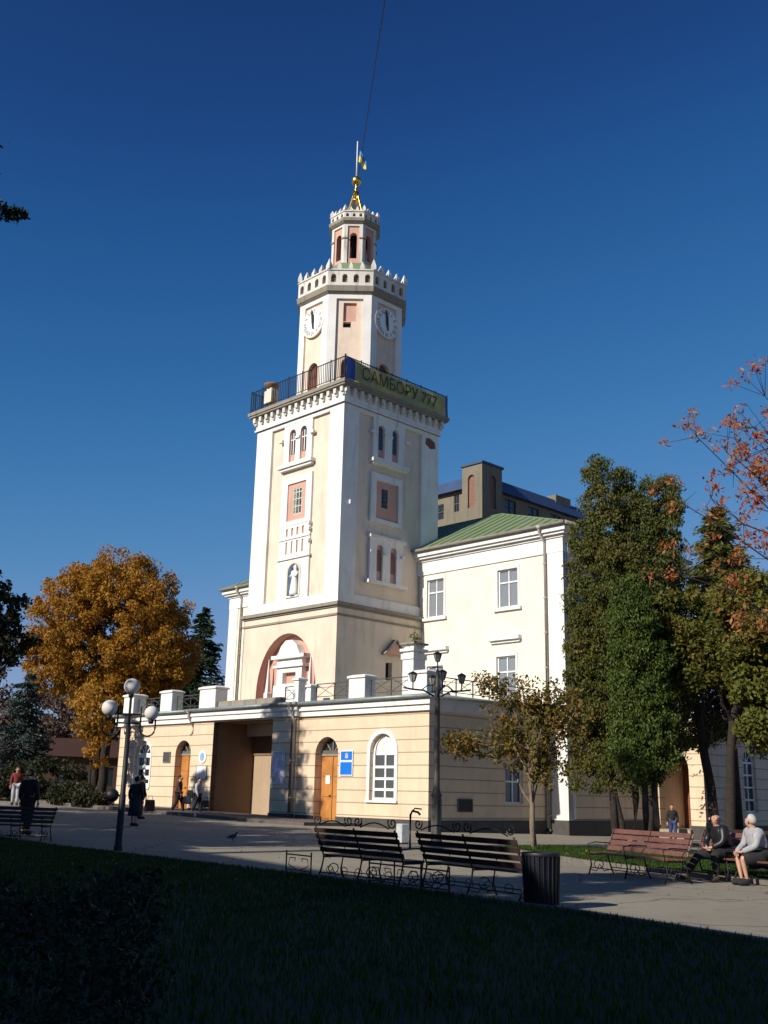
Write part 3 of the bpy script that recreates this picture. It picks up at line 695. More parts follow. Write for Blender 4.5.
g = G()
for i in range(3): g.box(U2-.9+.3*i, U2+2.6, -3.1, -1.4, -.6, -.25+.17*i)
g.build('steps', M_STEPS, T, O)
g = G(); railing(g, RF(Va+.3), U2+.2, UE, 5.6, 6.3, 0, xs=True); g.build('roof_railing', M_IRONG, T, O)
# ================================================================== REAR BUILDING
T, O = hall('rear_building', 'weathered grey brown building behind the hall with a square stair tower and dark blue roof', 'building', 24, 16, 0)
L = LF(20.15); R = RF(14.1)
g = G(); fl = [arch(14.75, 15.35, 19.9, 22.2)]
wall(g, L, rect(14.1, 15.85, 5, 22.85), fl, depth=.15)
wall(g, R, rect(20.15, 22.25, 5, 22.85), [arch(21.0, 21.6, 19.9, 22.2)], depth=.15)
g.face([(20.15, 15.85, 5), (22.25, 15.85, 5), (22.25, 15.85, 22.85), (20.15, 15.85, 22.85)]); g.face([(22.25, 14.1, 5), (22.25, 15.85, 5), (22.25, 15.85, 22.85), (22.25, 14.1, 22.85)])
g.build('stair_tower', M_GREYB, T, O)
M_BRK = simple('old_brick_infill', (.24, .115, .085), .9, var=.4, scale=8)
plate(L, fl[0], -.14, M_BRK, 'blind_arch', T, O); plate(R, arch(21.0, 21.6, 19.9, 22.2), -.14, M_BRK, 'blind_arch', T, O)
g = G(); g.box(20.05, 22.35, 14.0, 15.95, 22.85, 23.0); g.build('parapet_cap', M_BROOF, T, O)
g = G(); R2 = RF(14.5); L2 = LF(20.6)
rwn = [rect(u0, u0+1.25, 20.0, 21.1) for u0 in (23.0, 25.6, 28.2)]
wall(g, R2, [(22.25, 5), (33, 5), (33, 21.3), (22.25, 21.3)], rwn, depth=.15)
lwn = [rect(16.5, 17.0, 20.0, 21.2), rect(17.9, 18.9, 19.7, 20.8)]
wall(g, L2, [(15.85, 5), (30, 5), (30, 21.4), (15.85, 21.4)], lwn, depth=.15)
g.face([(20.6, 30, 5), (33, 30, 5), (33, 30, 21.3), (20.6, 30, 21.3)]); g.face([(33, 14.5, 5), (33, 30, 5), (33, 30, 21.3), (33, 14.5, 21.3)])
g.build('wall', M_GREYB, T, O)
for w_ in (23.0, 25.6, 28.2): hole_window(R2, 'rect', w_, w_+1.25, 20.0, 21.1, .1, T, O, fw=.06, mull=1, trans=(.5,), fmat=M_IRONG)
for a0, a1, z0, z1 in ((16.5, 17.0, 20.0, 21.2), (17.9, 18.9, 19.7, 20.8)): hole_window(L2, 'rect', a0, a1, z0, z1, .1, T, O, fw=.06, mull=1, trans=(.5,), fmat=M_IRONG)
g = G(); zt = 21.35; rA = (20.2, 14.1, zt); 
P_ = [(20.3, 15.9, zt), (22.2, 15.9, zt), (22.2, 14.2, zt), (33.4, 14.2, zt), (33.4, 30.4, zt), (20.3, 30.4, zt)]
g.hexa([(22.26, 14.1, 21.3), (33.4, 14.1, 21.3), (33.4, 22, 21.3), (22.26, 22, 21.3)], [(22.26, 14.5, 22.2), (33.4, 14.5, 22.2), (33.4, 22, 23.2), (22.26, 22, 23.2)])
g.hexa([(20.2, 15.86, 21.4), (24, 15.86, 21.4), (24, 30.4, 21.4), (20.2, 30.4, 21.4)], [(20.6, 15.86, 22.25), (24, 15.86, 23), (24, 30.4, 23), (20.6, 30.4, 22.25)])
g.build('roof', M_BROOF, T, O)
g = G(); g.box(28.8, 30.6, 14.4, 15.6, 21.3, 22.6); ch = g.build('chimney', M_GREYB, T, O)
g = G()
for i in range(3): g.lathe([(.13, 22.3), (.16, 22.55), (.12, 22.7)], (29.15+.5*i, 15.2, 0), 8)
g.build('chimney_pot', M_STEPS, ch, O)
# ================================================================== CLOCK TOWER
TU, TV, TW = 2.0, 7.85, 7.0
T, O = hall('clock_tower', 'tall white and cream clock tower with a crenellated octagonal top and open lantern', 'tower', TU+3.5, TV+3.5, 5.3)
FL = Face((TU, TV, 0), (0, 1, 0), (-1, 0, 0)); FR = Face((TU, TV, 0), (1, 0, 0), (0, -1, 0))
FBk = Face((TU+TW, TV, 0), (0, 1, 0), (1, 0, 0)); FLe = Face((TU, TV+TW, 0), (1, 0, 0), (0, 1, 0))
g = G(); e = .1
FLb = Face((TU-e, TV-e, 0), (0, 1, 0), (-1, 0, 0)); FRb = Face((TU-e, TV-e, 0), (1, 0, 0), (0, -1, 0))
niche = arch(1.35, 5.9, 5.3, 8.95, seg=20, rise=2.9)
wall(g, FLb, rect(0, TW+2*e, 4.0, 9.92), [niche], depth=.02)
bw = g.build('base_wall_front', M_CREAM, T, O)
g = G(); wall(g, Face(FLb.P(0, 0, -.02), FLb.A, FLb.N), arch(1.35, 5.9, 5.3, 8.95, seg=20, rise=2.9), [], n=0, thick=.5); bmesh.ops.delete(g.bm, geom=[f for f in g.bm.faces if len(f.verts) == 3], context='FACES'); g.build('niche_reveal', M_PINK, bw, O)
g = G(); wall(g, FRb, rect(0, TW+2*e, 4.0, 9.92), [rect(3.3, 3.75, 6.75, 7.6)], depth=.3)
Face((TU-e, TV+TW+e, 0), (1, 0, 0), (0, 1, 0)).box(g, 0, TW+2*e, 4, 9.92, -.1, 0)
g.build('base_wall', M_RECESS, T, O)
plate(FRb, rect(3.3, 3.75, 6.75, 7.6), -.28, M_DARK, 'slot', T, O)
g = G(); FRb.poly(g, [(3.1, 7.98), (4.45, 7.98), (3.78, 8.62)], 0, .22); pd = g.build('pediment', M_PINK, T, O)
g = G(); q = .07
for (a, b) in (((3.0, 7.95), (3.78, 8.72)), ((4.55, 7.95), (3.78, 8.72))):
    d = Vector((b[0]-a[0], b[1]-a[1])).normalized(); nn = Vector((-d.y, d.x))*q/2
    FRb.poly(g, [(a[0]+nn.x, a[1]+nn.y), (b[0]+nn.x, b[1]+nn.y), (b[0]-nn.x, b[1]-nn.y), (a[0]-nn.x, a[1]-nn.y)], 0, .3)
g.build('moulding', M_SLAB, pd, O)
# niche contents
plate(FLb, niche, -.515, M_PINK, 'niche_back', T, O)
FN = Face((TU-e+.5, TV-e, 0), (0, 1, 0), (-1, 0, 0))
g = G(); c = 3.6
wall(g, FN, rect(c-.95, c+.95, 5.3, 7.85), [rect(c-.5, c+.5, 6.5, 7.05)], n=.3, depth=.28, thick=.3)
FN.box(g, c-1.15, c+1.15, 7.3, 7.42, 0, .42); FN.box(g, c-1.05, c+1.05, 6.32, 6.44, 0, .4); FN.box(g, c-1.25, c+1.25, 7.72, 7.9, 0, .48)
FN.poly(g, [(c-.85, 7.9), (c+.85, 7.9), (c+.6, 8.35), (c+.25, 8.62), (c-.25, 8.62), (c-.6, 8.35)], 0, .4)
FN.box(g, c-.95, c+.95, 5.3, 6.3, .3, .5)
pt = g.build('niche_portal', M_WHITE, T, O)
g = G(); FN.box(g, c-.5, c+.5, 6.5, 7.05, .0, .03); g.build('recess', M_PINK, pt, O)
for s in (-1, 1):
    g = G(); a = c+s*1.6; g.lathe([(.2, 5.3), (.2, 6.1), (.14, 6.15), (.02, 7.8)], FN.P(a, 0, .3), 4, smooth=False, ph=PI/4); g.build('obelisk', M_WHITE, pt, O)
# ledge
g = G(); g.box(TU-.28, TU+TW+.28, TV-.28, TV+TW+.28, 9.98, 10.14); g.box(TU-.18, TU+TW+.18, TV-.18, TV+TW+.18, 9.9, 9.98); g.box(TU-.16, TU+TW+.16, TV-.16, TV+TW+.16, 9.5, 9.6); g.build('ledge', M_SLAB, T, O)
# shaft
a0, a1, z0, z1 = 1.05, 5.7, 10.66, 20.07
holeL = rect(a0, a1, z0, z1)
g = G()
for F in (FL, FR, FBk, FLe): wall(g, F, rect(0, TW, 10.14, 20.3), [holeL], depth=.16)
g.build('shaft', M_WHITE, T, O)
g = G()
for F in (FR, FBk, FLe): g.face([F.P(*p, -.15) for p in holeL])
wall(g, FL, holeL, [rect(2.95, 3.92, 10.8, 12.55)], n=-.15, depth=.01)
g.build('shaft_panel', M_RECESS, T, O)
def shaft_side(F, left):
    # double arched top window
    x = [(2.86, 3.36), (3.74, 4.24)] if left else [(2.45, 2.92), (3.47, 3.94)]
    ca = 3.52 if left else 3.2
    g = G(); wall(g, F, rect(2.42 if left else 2.1, 4.68 if left else 4.4, 17.85, z1+.2), [arch(p[0], p[1], 18.0, 19.78) for p in x], n=-.02, depth=.14, thick=.13)
    tw = g.build('upper_window_surround', M_WHITE, T, O)
    g = G(); F.box(g, (2.2 if left else 1.95), (4.95 if left else 4.6), 17.68, 17.85, -.15, .18); F.box(g, (2.3 if left else 2.05), (4.8 if left else 4.5), 17.55, 17.68, -.15, .08); 
    g.build('sill', M_WHITE, tw, O)
    for p in ((2.3, 4.8) if left else (2.0, 4.5)): g = G(); F.box(g, p-.1, p+.2, 19.2, 19.34, -.05, .1); g.build('impost', M_WHITE, tw, O)
    g = G(); F.box(g, x[0][1]+.02, x[1][0]-.02, 19.2, 19.32, -.05, .06); g.build('impost', M_WHITE, tw, O)
    for p in x:
        plate(F, arch(p[0], p[1], 18.0, 19.78), -.145, M_PINK, 'window_back', tw, O)
        F2 = F; g = G(); F.poly(g, arch(p[0]+.07, p[1]-.07, 18.45, 19.7), -.14, -.13); g.build('pane', M_GLASS, tw, O)
        if left:
            g = G(); F.box(g, (p[0]+p[1])/2-.03, (p[0]+p[1])/2+.03, 18.45, 19.6, -.13, -.1); F.box(g, p[0]+.05, p[1]-.05, 19.2, 19.26, -.13, -.1); g.build('mullion', M_FRAME, tw, O)
    # square window
    s0, s1 = (2.3, 4.7) if left else (2.05, 4.3)
    i0, i1 = (2.74, 4.2) if left else (2.43, 4.02)
    g = G(); wall(g, F, rect(s0, s1, 14.55, 17.15), [rect(i0, i1, 14.78, 16.78)], n=-.03, depth=.11, thick=.12); sq = g.build('square_window_surround', M_WHITE, T, O)
    if left:
        g = G(); wall(g, F, rect(i0, i1, 14.78, 16.78), [rect(3.12, 3.82, 15.1, 16.5)], n=-.11, depth=.05); g.build('square_window_panel', M_PINK, sq, O)
        g = G(); F.box(g, 3.12, 3.82, 15.1, 16.5, -.16, -.15); g.build('pane', M_GLASS, sq, O)
        g = G()
        for a in (3.12, 3.32, 3.57, 3.77): F.box(g, a, a+.05, 15.1, 16.5, -.15, -.12)
        for z in (15.1, 15.5, 15.9, 16.25, 16.45): F.box(g, 3.12, 3.82, z, z+.05, -.15, -.125)
        g.build('window_bars', M_GREENFR, sq, O)
    else:
        g = G(); wall(g, F, rect(i0, i1, 14.78, 16.78), [rect(2.85, 3.3, 15.42, 16.42)], n=-.11, depth=.05); g.build('square_window_panel', M_PINK, sq, O)
        g = G(); F.box(g, 2.85, 3.3, 15.42, 16.42, -.16, -.15); g.build('pane', M_GLASS, sq, O)
    return sq
shaft_side(FL, True); shaft_side(FR, False)
# relief panel and niche on the sunny side
g = G()
hol = [rect(2.8+i*.42, 2.92+i*.42, 13.05, 13.7) for i in range(4)]+[arch(2.78+i*.42, 2.94+i*.42, 13.98, 14.4, 6) for i in range(4)]
wall(g, FL, rect(2.3, 4.7, 12.83, 14.55), hol, n=-.05, depth=.07, thick=.1); FL.box(g, 2.2, 4.8, 12.75, 12.85, -.15, .04); FL.box(g, 2.3, 4.75, 13.8, 13.88, -.15, .0)
for z in (13.6, 14.2, 14.5): FL.box(g, 2.24, 2.4, z-.12, z+.02, -.1, .08)
rl = g.build('relief_panel', M_WHITE, T, O)
g = G(); g.face([FL.P(*p, -.115) for p in rect(2.4, 4.6, 12.9, 14.5)]); g.build('relief_back', M_PINK, rl, O)
g = G(); nh = arch(3.0, 3.87, 10.85, 12.5); wall(g, FL, rect(2.3, 4.74, 10.66, 12.75), [nh], n=-.04, depth=.26, thick=.1)
nf = g.build('niche_surround', M_WHITE, T, O)
plate(FL, nh, -.295, M_NICHE, 'niche_lining', nf, O)
g = G(); wall(g, FL, arch(2.88, 3.99, 10.85, 12.64), [arch(3.0, 3.87, 10.86, 12.5)], n=-.015, depth=.02); g.build('niche_border', M_RECESS, nf, O)
g = G(); FL.box(g, 2.95, 3.92, 10.76, 10.85, -.29, .03); g.build('niche_sill', M_WHITE, nf, O)
# lower double window on shaded side
x = [(2.54, 2.96), (3.5, 3.94)]
g = G(); wall(g, FR, rect(2.05, 4.4, 11.55, 13.75), [arch(p[0], p[1], 11.6, 13.45) for p in x], n=-.02, depth=.13, thick=.13)
FR.box(g, 1.95, 4.5, 13.72, 13.86, -.15, .14); FR.box(g, 1.85, 4.6, 11.38, 11.55, -.15, .16); FR.box(g, 2.0, 2.2, 12.95, 13.08, 0, .1); FR.box(g, 4.25, 4.45, 12.95, 13.08, 0, .1); FR.box(g, 3.02, 3.44, 12.95, 13.05, 0, .06)
dw = g.build('lower_window_surround', M_WHITE, T, O)
for p in x:
    plate(FR, arch(p[0], p[1], 11.6, 13.45), -.135, M_PINK, 'window_back', dw, O)
    g = G(); FR.poly(g, arch(p[0]+.05, p[1]-.05, 12.1, 13.2), -.13, -.12); g.build('pane', M_BROWNDOOR, dw, O)
# bare brick patch under the cornice
g = G(); FR.poly(g, [(5.95, 19.6), (6.35, 19.4), (6.75, 19.5), (6.7, 19.85), (6.3, 20.0), (6.0, 19.95)], 0, .004); g.build('bare_brick_patch', simple('bare_brick', (.2, .09, .07), .9, var=.6, scale=12), T, O)
g = G(); FR.box(g, .5, .58, 15.1, 15.3, 0, .12); g.build('wall_lamp', M_PAPER, T, O)
# cornice with corbels, balcony
g = G(); g.box(TU-.06, TU+TW+.06, TV-.06, TV+TW+.06, 20.3, 21.1); g.box(TU-.12, TU+TW+.12, TV-.12, TV+TW+.12, 20.3, 20.4); g.build('frieze', M_WHITE, T, O)
g = G()
for F in (FL, FR, FBk, FLe):
    k = 15
    for i in range(k):
        a = -.02+(TW+.04)*i/(k-1)
        F.poly(g, [(a-.1, 20.8), (a+.1, 20.8), (a+.1, 21.08), (a-.1, 21.08)], .06, .27); F.box(g, a-.08, a+.08, 20.66, 20.8, .06, .17)
g.build('corbels', M_WHITEW, T, O)
g = G(); g.box(TU-.36, TU+TW+.36, TV-.36, TV+TW+.36, 21.1, 21.2); g.box(TU-.42, TU+TW+.42, TV-.42, TV+TW+.42, 21.2, 21.38); g.build('balcony_slab', M_SLAB, T, O)
g = G()
for F in (FL, FR, FBk, FLe): railing(g, F, -.32, TW+.32, 21.55, 22.6, .3)
g.build('balcony_railing', M_IRON, T, O)
# octagon
OC = Vector((TU+3.5, TV+3.5, 0)); AP = 2.82; HS = AP*math.tan(PI/8)
def ofaces(ap):
    r = []
    for i in range(8):
        t = PI+i*PI/4; n = Vector((math.cos(t), math.sin(t), 0)); A = Vector((math.sin(t), -math.cos(t), 0))  # A runs right to left seen from outside
        r.append(Face(OC+n*ap, -A if False else A, n))
    return r
OF = ofaces(AP)   # 0 = sunny clock side, 1 = front diagonal, 2 = shaded clock side
def octprism(g, ap, z0, z1, ap2=None):
    ap2 = ap2 or ap; c = 1/math.cos(PI/8)
    g.hexa([OC+Vector((math.cos(PI/8+k*PI/4)*ap*c, math.sin(PI/8+k*PI/4)*ap*c, z0)) for k in range(8)], [OC+Vector((math.cos(PI/8+k*PI/4)*ap2*c, math.sin(PI/8+k*PI/4)*ap2*c, z1)) for k in range(8)])
PW = .72
g = G()
for F in OF: wall(g, F, rect(-HS, HS, 21.3, 27.35), [rect(-PW, PW, 21.9, 27.05)], depth=.13)
g.build('belfry_wall', M_WHITE, T, O)
g = G()
for i, F in enumerate(OF):
    d = arch(-.38, .38, 21.9, 23.65)
    hs = [d]
    if i == 1: hs.append(rect(-.36, .34, 25.75, 26.85)); hs.append(rect(-.08, .34, 25.4, 25.73))
    wall(g, F, rect(-PW, PW, 21.9, 27.05), hs, n=-.12, depth=.25)
g.build('belfry_panel', M_CREAM, T, O)
for i, F in enumerate(OF):
    if i in (0, 1, 2, 3, 7):
        g = G(); F.poly(g, arch(-.38, .38, 21.9, 23.65), -.36, -.33); F.box(g, -.03, .03, 21.9, 23.4, -.33, -.3); F.box(g, -.36, .36, 22.9, 22.98, -.33, -.3); g.build('belfry_door', M_BROWNDOOR, T, O)
F = OF[1]; g = G(); F.box(g, -.36, .34, 25.75, 26.85, -.3, -.26); sh = g.build('window_shutter', M_PINK, T, O)
g = G(); F.box(g, -.08, .34, 25.4, 25.73, -.36, -.33); g.build('opening', M_DARK, sh, O)
ROM = ['XII', 'I', 'II', 'III', 'IIII', 'V', 'VI', 'VII', 'VIII', 'IX', 'X', 'XI']
for i in (0, 2, 4, 6):
    F = OF[i]; R_ = .84; zc = 26.0; n0 = .02
    g = G(); F.poly(g, [(R_*math.cos(2*PI*k/40), zc+R_*math.sin(2*PI*k/40)) for k in range(40)], -.12, n0); ck = g.build('clock', M_CLOCK, T, O)
    g = G(); flip = -1
    if i in (0, 2):
        for k, s_ in enumerate(ROM):
            t = 2*PI*k/12; text_on(g, F, s_, .37, flip*math.sin(t)*.64, zc+math.cos(t)*.64, n0+.004, flip=flip, rot=-t, sx=.8)
    else:
        for k in range(12):
            t = 2*PI*k/12; x_, y_ = math.sin(t), math.cos(t); F.poly(g, [(x_*.52-y_*.03, zc+y_*.52+x_*.03), (x_*.74-y_*.03, zc+y_*.74+x_*.03), (x_*.74+y_*.03, zc+y_*.74-x_*.03), (x_*.52+y_*.03, zc+y_*.52-x_*.03)], n0, n0+.006)
    g.build('numerals', M_BLACK, ck, O)
    def hand(tdeg, Lh, tail, w, n, nm):
        t = math.radians(tdeg); x_, y_ = math.sin(t)*flip, math.cos(t); g = G()
        F.poly(g, [(-x_*tail-y_*w*.6, zc-y_*tail+x_*w*.6), (-x_*tail+y_*w*.6, zc-y_*tail-x_*w*.6), (y_*w, zc-x_*w), (x_*Lh*.8+y_*w*.8, zc+y_*Lh*.8-x_*w*.8), (x_*Lh, zc+y_*Lh), (x_*Lh*.8-y_*w*.8, zc+y_*Lh*.8+x_*w*.8), (-y_*w, zc+x_*w)], n, n+.012); g.build(nm, M_BLACK, ck, O)
    hand(359, .52, .16, .1, n0+.02, 'hour_hand'); hand(352, .8, .42, .075, n0+.04, 'minute_hand')
    g = G(); 
    ring = [(R_*math.cos(2*PI*k/40), zc+R_*math.sin(2*PI*k/40)) for k in range(40)]; ring2 = [((R_+.05)*math.cos(2*PI*k/40), zc+(R_+.05)*math.sin(2*PI*k/40)) for k in range(40)]
    wall(g, F, ring2, [ring], n=.025, depth=.02, thick=.16); g.build('clock_rim', M_RECESS, ck, O)
# octagon cornice + crenellated parapet
g = G(); octprism(g, AP+.03, 27.3, 27.42, AP+.16); octprism(g, AP+.17, 27.42, 27.72, AP+.22); g.build('belfry_cornice', M_SLAB, T, O)
def parapet(ap, z0, z1, nh, hw, hh, spike, sw, name):
    g = G(); F8 = ofaces(ap); hs = ap*math.tan(PI/8)
    for F in F8:
        c = [(-hs+2*hs*(k+.5)/nh) for k in range(nh)]
        wall(g, F, rect(-hs, hs, z0, z1), [arch(x-hw, x+hw, z0+(z1-z0)*.22, z0+(z1-z0)*.22+hh, 6) for x in c], depth=.18)
        g.face([F.P(-hs, z1, 0), F.P(hs, z1, 0), F.P(hs*.94, z1, -.22), F.P(-hs*.94, z1, -.22)]); g.face([F.P(-hs*.94, z0, -.22), F.P(hs*.94, z0, -.22), F.P(hs*.94, z1, -.22), F.P(-hs*.94, z1, -.22)])
        F.box(g, -hs, hs, z1-.06, z1+.02, -.01, .05)
    pr = g.build(name, M_WHITEW, T, O)
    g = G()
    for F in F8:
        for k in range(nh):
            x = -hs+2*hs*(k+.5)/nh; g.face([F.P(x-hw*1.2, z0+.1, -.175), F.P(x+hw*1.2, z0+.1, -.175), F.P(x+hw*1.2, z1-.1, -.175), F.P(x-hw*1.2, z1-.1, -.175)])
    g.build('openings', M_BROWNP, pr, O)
    for F in F8:
        for k in range(nh+1):
            x = -hs+2*hs*k/nh; big = k in (0, nh); s_ = sw*(1.25 if big else 1); h_ = spike*(1.3 if big else 1)
            if k == nh or (not big and random.random() < .12): continue
            g = G()
            b = [F.P(x-s_, z1+.02, -.2), F.P(x+s_, z1+.02, -.2), F.P(x+s_, z1+.02, .04), F.P(x-s_, z1+.02, .04)]
            m_ = [F.P(x-s_, z1+h_*.35, -.2), F.P(x+s_, z1+h_*.35, -.2), F.P(x+s_, z1+h_*.35, .04), F.P(x-s_, z1+h_*.35, .04)]
            tp = [F.P(x-s_*.12, z1+h_, -.1), F.P(x+s_*.12, z1+h_, -.1), F.P(x+s_*.12, z1+h_, -.06), F.P(x-s_*.12, z1+h_, -.06)]
            g.hexa(b, m_); g.hexa(m_, tp); g.build('merlon', M_WHITEW, pr, O)
parapet(AP+.14, 27.72, 28.7, 4, .14, .5, .5, .115, 'crenellated_parapet')
g = G(); octprism(g, AP, 28.2, 29.9, 1.5); g.build('belfry_roof', M_GROOF, T, O)
# lantern
LA = 1.26; lf = ofaces(LA); hs = LA*math.tan(PI/8); g = G()
for F in lf: wall(g, F, rect(-hs, hs, 29.7, 32.6), [rect(-.33, .33, 29.9, 32.35)], depth=.1)
g.build('lantern_wall', M_WHITEW, T, O)
g = G()
for i, F in enumerate(lf): wall(g, F, rect(-.33, .33, 29.9, 32.35), [arch(-.2, .2, 30.35, 31.95)], n=-.08, depth=.3)
g.build('lantern_panel', M_PINK, T, O)
g = G(); 
for i, F in enumerate(lf): F.box(g, -hs-.03, -.33, 31.55, 31.63, -.02, .05); F.box(g, .33, hs+.03, 31.55, 31.63, -.02, .05)
octprism(g, LA+.06, 32.5, 32.6, LA+.16); octprism(g, LA+.17, 32.6, 32.78, LA+.2); g.build('lantern_cornice', M_SLAB, T, O)
g = G(); octprism(g, .45, 29.6, 32.5); g.build('lantern_shade_core', M_DARK, T, O)  # dark prism standing in for the shade inside the open lantern
parapet(LA+.1, 32.78, 33.25, 3, .08, .22, .32, .075, 'lantern_crown')
g = G(); octprism(g, LA, 32.7, 33.0, .4); g.build('lantern_roof', M_SLAB, T, O)
fo = G()
for k in range(8):
    t = 2*PI*k/8+.2; path = []
    for j in range(7):
        f = j/6; r_ = .62*(1-f)**1.3+.11; path.append(OC+Vector((math.cos(t)*r_, math.sin(t)*r_, 33.1+f*2.25)))
    fo.tube(path, .045, 6)
for z_, r_ in ((33.15, .72), (33.9, .42), (34.7, .2)): fo.lathe([(r_, z_-.04), (r_+.05, z_), (r_, z_+.04), (r_-.05, z_), (r_, z_-.04)], OC, 16, cap=False)
fo.lathe([(.14, 35.3), (.09, 35.45), (.07, 35.7), (.12, 35.78)], OC, 12)
fn = fo.build('finial', M_GOLD, T, O)
g = G(); g.ball(OC+Vector((0, 0, 36.02)), .3, 18); g.build('gilded_ball', M_GOLD, fn, O)
g = G(); g.tube([OC+Vector((0, 0, 36.3)), OC+Vector((0, 0, 38.7))], [.04, .03], 8); g.build('flagpole', M_FRAME, fn, O)
# flag hanging limp from the pole
t, o = hall('flag', 'limp blue and yellow flag at the tip of the tower', 'flag', OC.x, OC.y, 37)
g = G(); nx, nz = 10, 10; rd = Vector((.7, -.7, 0)); grid = []
for i in range(nx+1):
    row = []
    for j in range(nz+1):
        f = i/nx; h = j/nz
        row.append(g.bm.verts.new(OC+Vector((0, 0, 38.35-.95*h*(1-.35*f)-1.0*f))+rd*(.05+.5*f)+Vector((.7, .7, 0))*.09*math.sin(f*9+h*2)))
    grid.append(row)
for i in range(nx):
    for j in range(nz):
        f = g.bm.faces.new((grid[i][j], grid[i+1][j], grid[i+1][j+1], grid[i][j+1])); f.material_index = 0 if j < nz//2 else 1; f.smooth = True
g.build('cloth', [cloth('flag_blue', (.06, .2, .45)), cloth('flag_yellow', (.6, .5, .06))], t, o)
# banner on the balcony
FB = Face((TU, TV-.38, 0), (1, 0, 0), (0, -1, 0))
t, o = hall('banner', 'olive yellow banner with dark Cyrillic lettering hung on the tower balcony railing', 'banner', TU+3, TV-.42, 21.3)
g = G(); n = 40; zt, zb = 22.5, 21.38
g2 = []
def bn(f, h): return .04*math.sin(f*23)+.03*math.sin(f*9+h*3)
cols = []
for i in range(n+1):
    f = i/n; a = -.34+f*7.66; cols.append([g.bm.verts.new(FB.P(a, zb+(zt-zb)*h-.08*math.sin(f*PI)*(1 if h > .5 else .6), .03+bn(f, h))) for h in (0, .5, 1)])
for i in range(n):
    for j in range(2):
        f = g.bm.faces.new((cols[i][j], cols[i+1][j], cols[i+1][j+1], cols[i][j+1])); f.smooth = True; f.material_index = 1 if (i < 3 or i > 38) else 0
m, nt, b = new_mat('banner_cloth'); nn = noise_n(nt, 1.1, 4); nt.links.new(mix(nt, ramp(nt, nn, .4, .6), (.44, .37, .12), (.26, .26, .13)), b.inputs['Base Color']); b.inputs['Roughness'].default_value = .8
g.build('cloth', [m, cloth('banner_blue', (.02, .07, .3))], t, o)
g = G(); text_on(g, FB, 'САМБОРУ 777', .9, 3.5, 21.9, .12, flip=1, sx=.93); g.build('lettering', simple('banner_ink', (.03, .07, .05), .8, bmp=0), t, o)
# stone urn post on the balcony corner
t, o = hall('balcony_chimney', 'small cream stack with a dark spreading cap at the left end of the balcony', 'chimney pot', 1.75, 13.5, 21.6)
g = G(); g.box(1.55, 2.05, 13.25, 13.85, 21.6, 22.3); g.box(1.62, 1.98, 13.35, 13.75, 22.3, 22.45); g.build('stack', M_RECESS, t, o)
g = G(); g.lathe([(.2, 22.42), (.42, 22.62), (.44, 22.7), (.1, 22.75)], (1.8, 13.55, 0), 12); g.build('cap', M_BROWNP, t, o)
# statue in the niche
t, o = hall('statue', 'white statue of a robed figure in the blue niche of the tower', 'statue', TU+.12, TV+3.38, 10.85)
g = G(); cc = (TU+.1, TV+3.36, 0); g.lathe([(.26, 10.85), (.27, 11.0), (.22, 11.4), (.17, 11.75), (.22, 11.95), (.2, 12.08), (.08, 12.16), (.1, 12.24), (.11, 12.34), (.03, 12.44)], cc, 14)
for s in (-1, 1): g.tube([(cc[0], cc[1]+s*.19, 12.02), (cc[0]-.14, cc[1]+s*.2, 11.8), (cc[0]-.2, cc[1]+s*.05, 11.88)], [.07, .06, .04], 7)
g.build('figure', M_CLOCK, t, o)
# cable from the tower to the park side
c0 = W(OC.x, OC.y, 35.3); c1 = Vector((-.37, 30.0, 27.8)); d = (c1-c0)
g = G(); pth = [c0+d*(k*.12)+Vector((0, 0, -.0)) for k in range(0, 27)]
g.tube(pth, .02, 5); tag(g.build('overhead_cable', M_IRON), 'thin dark cable running from the tower tip overhead', 'cable')
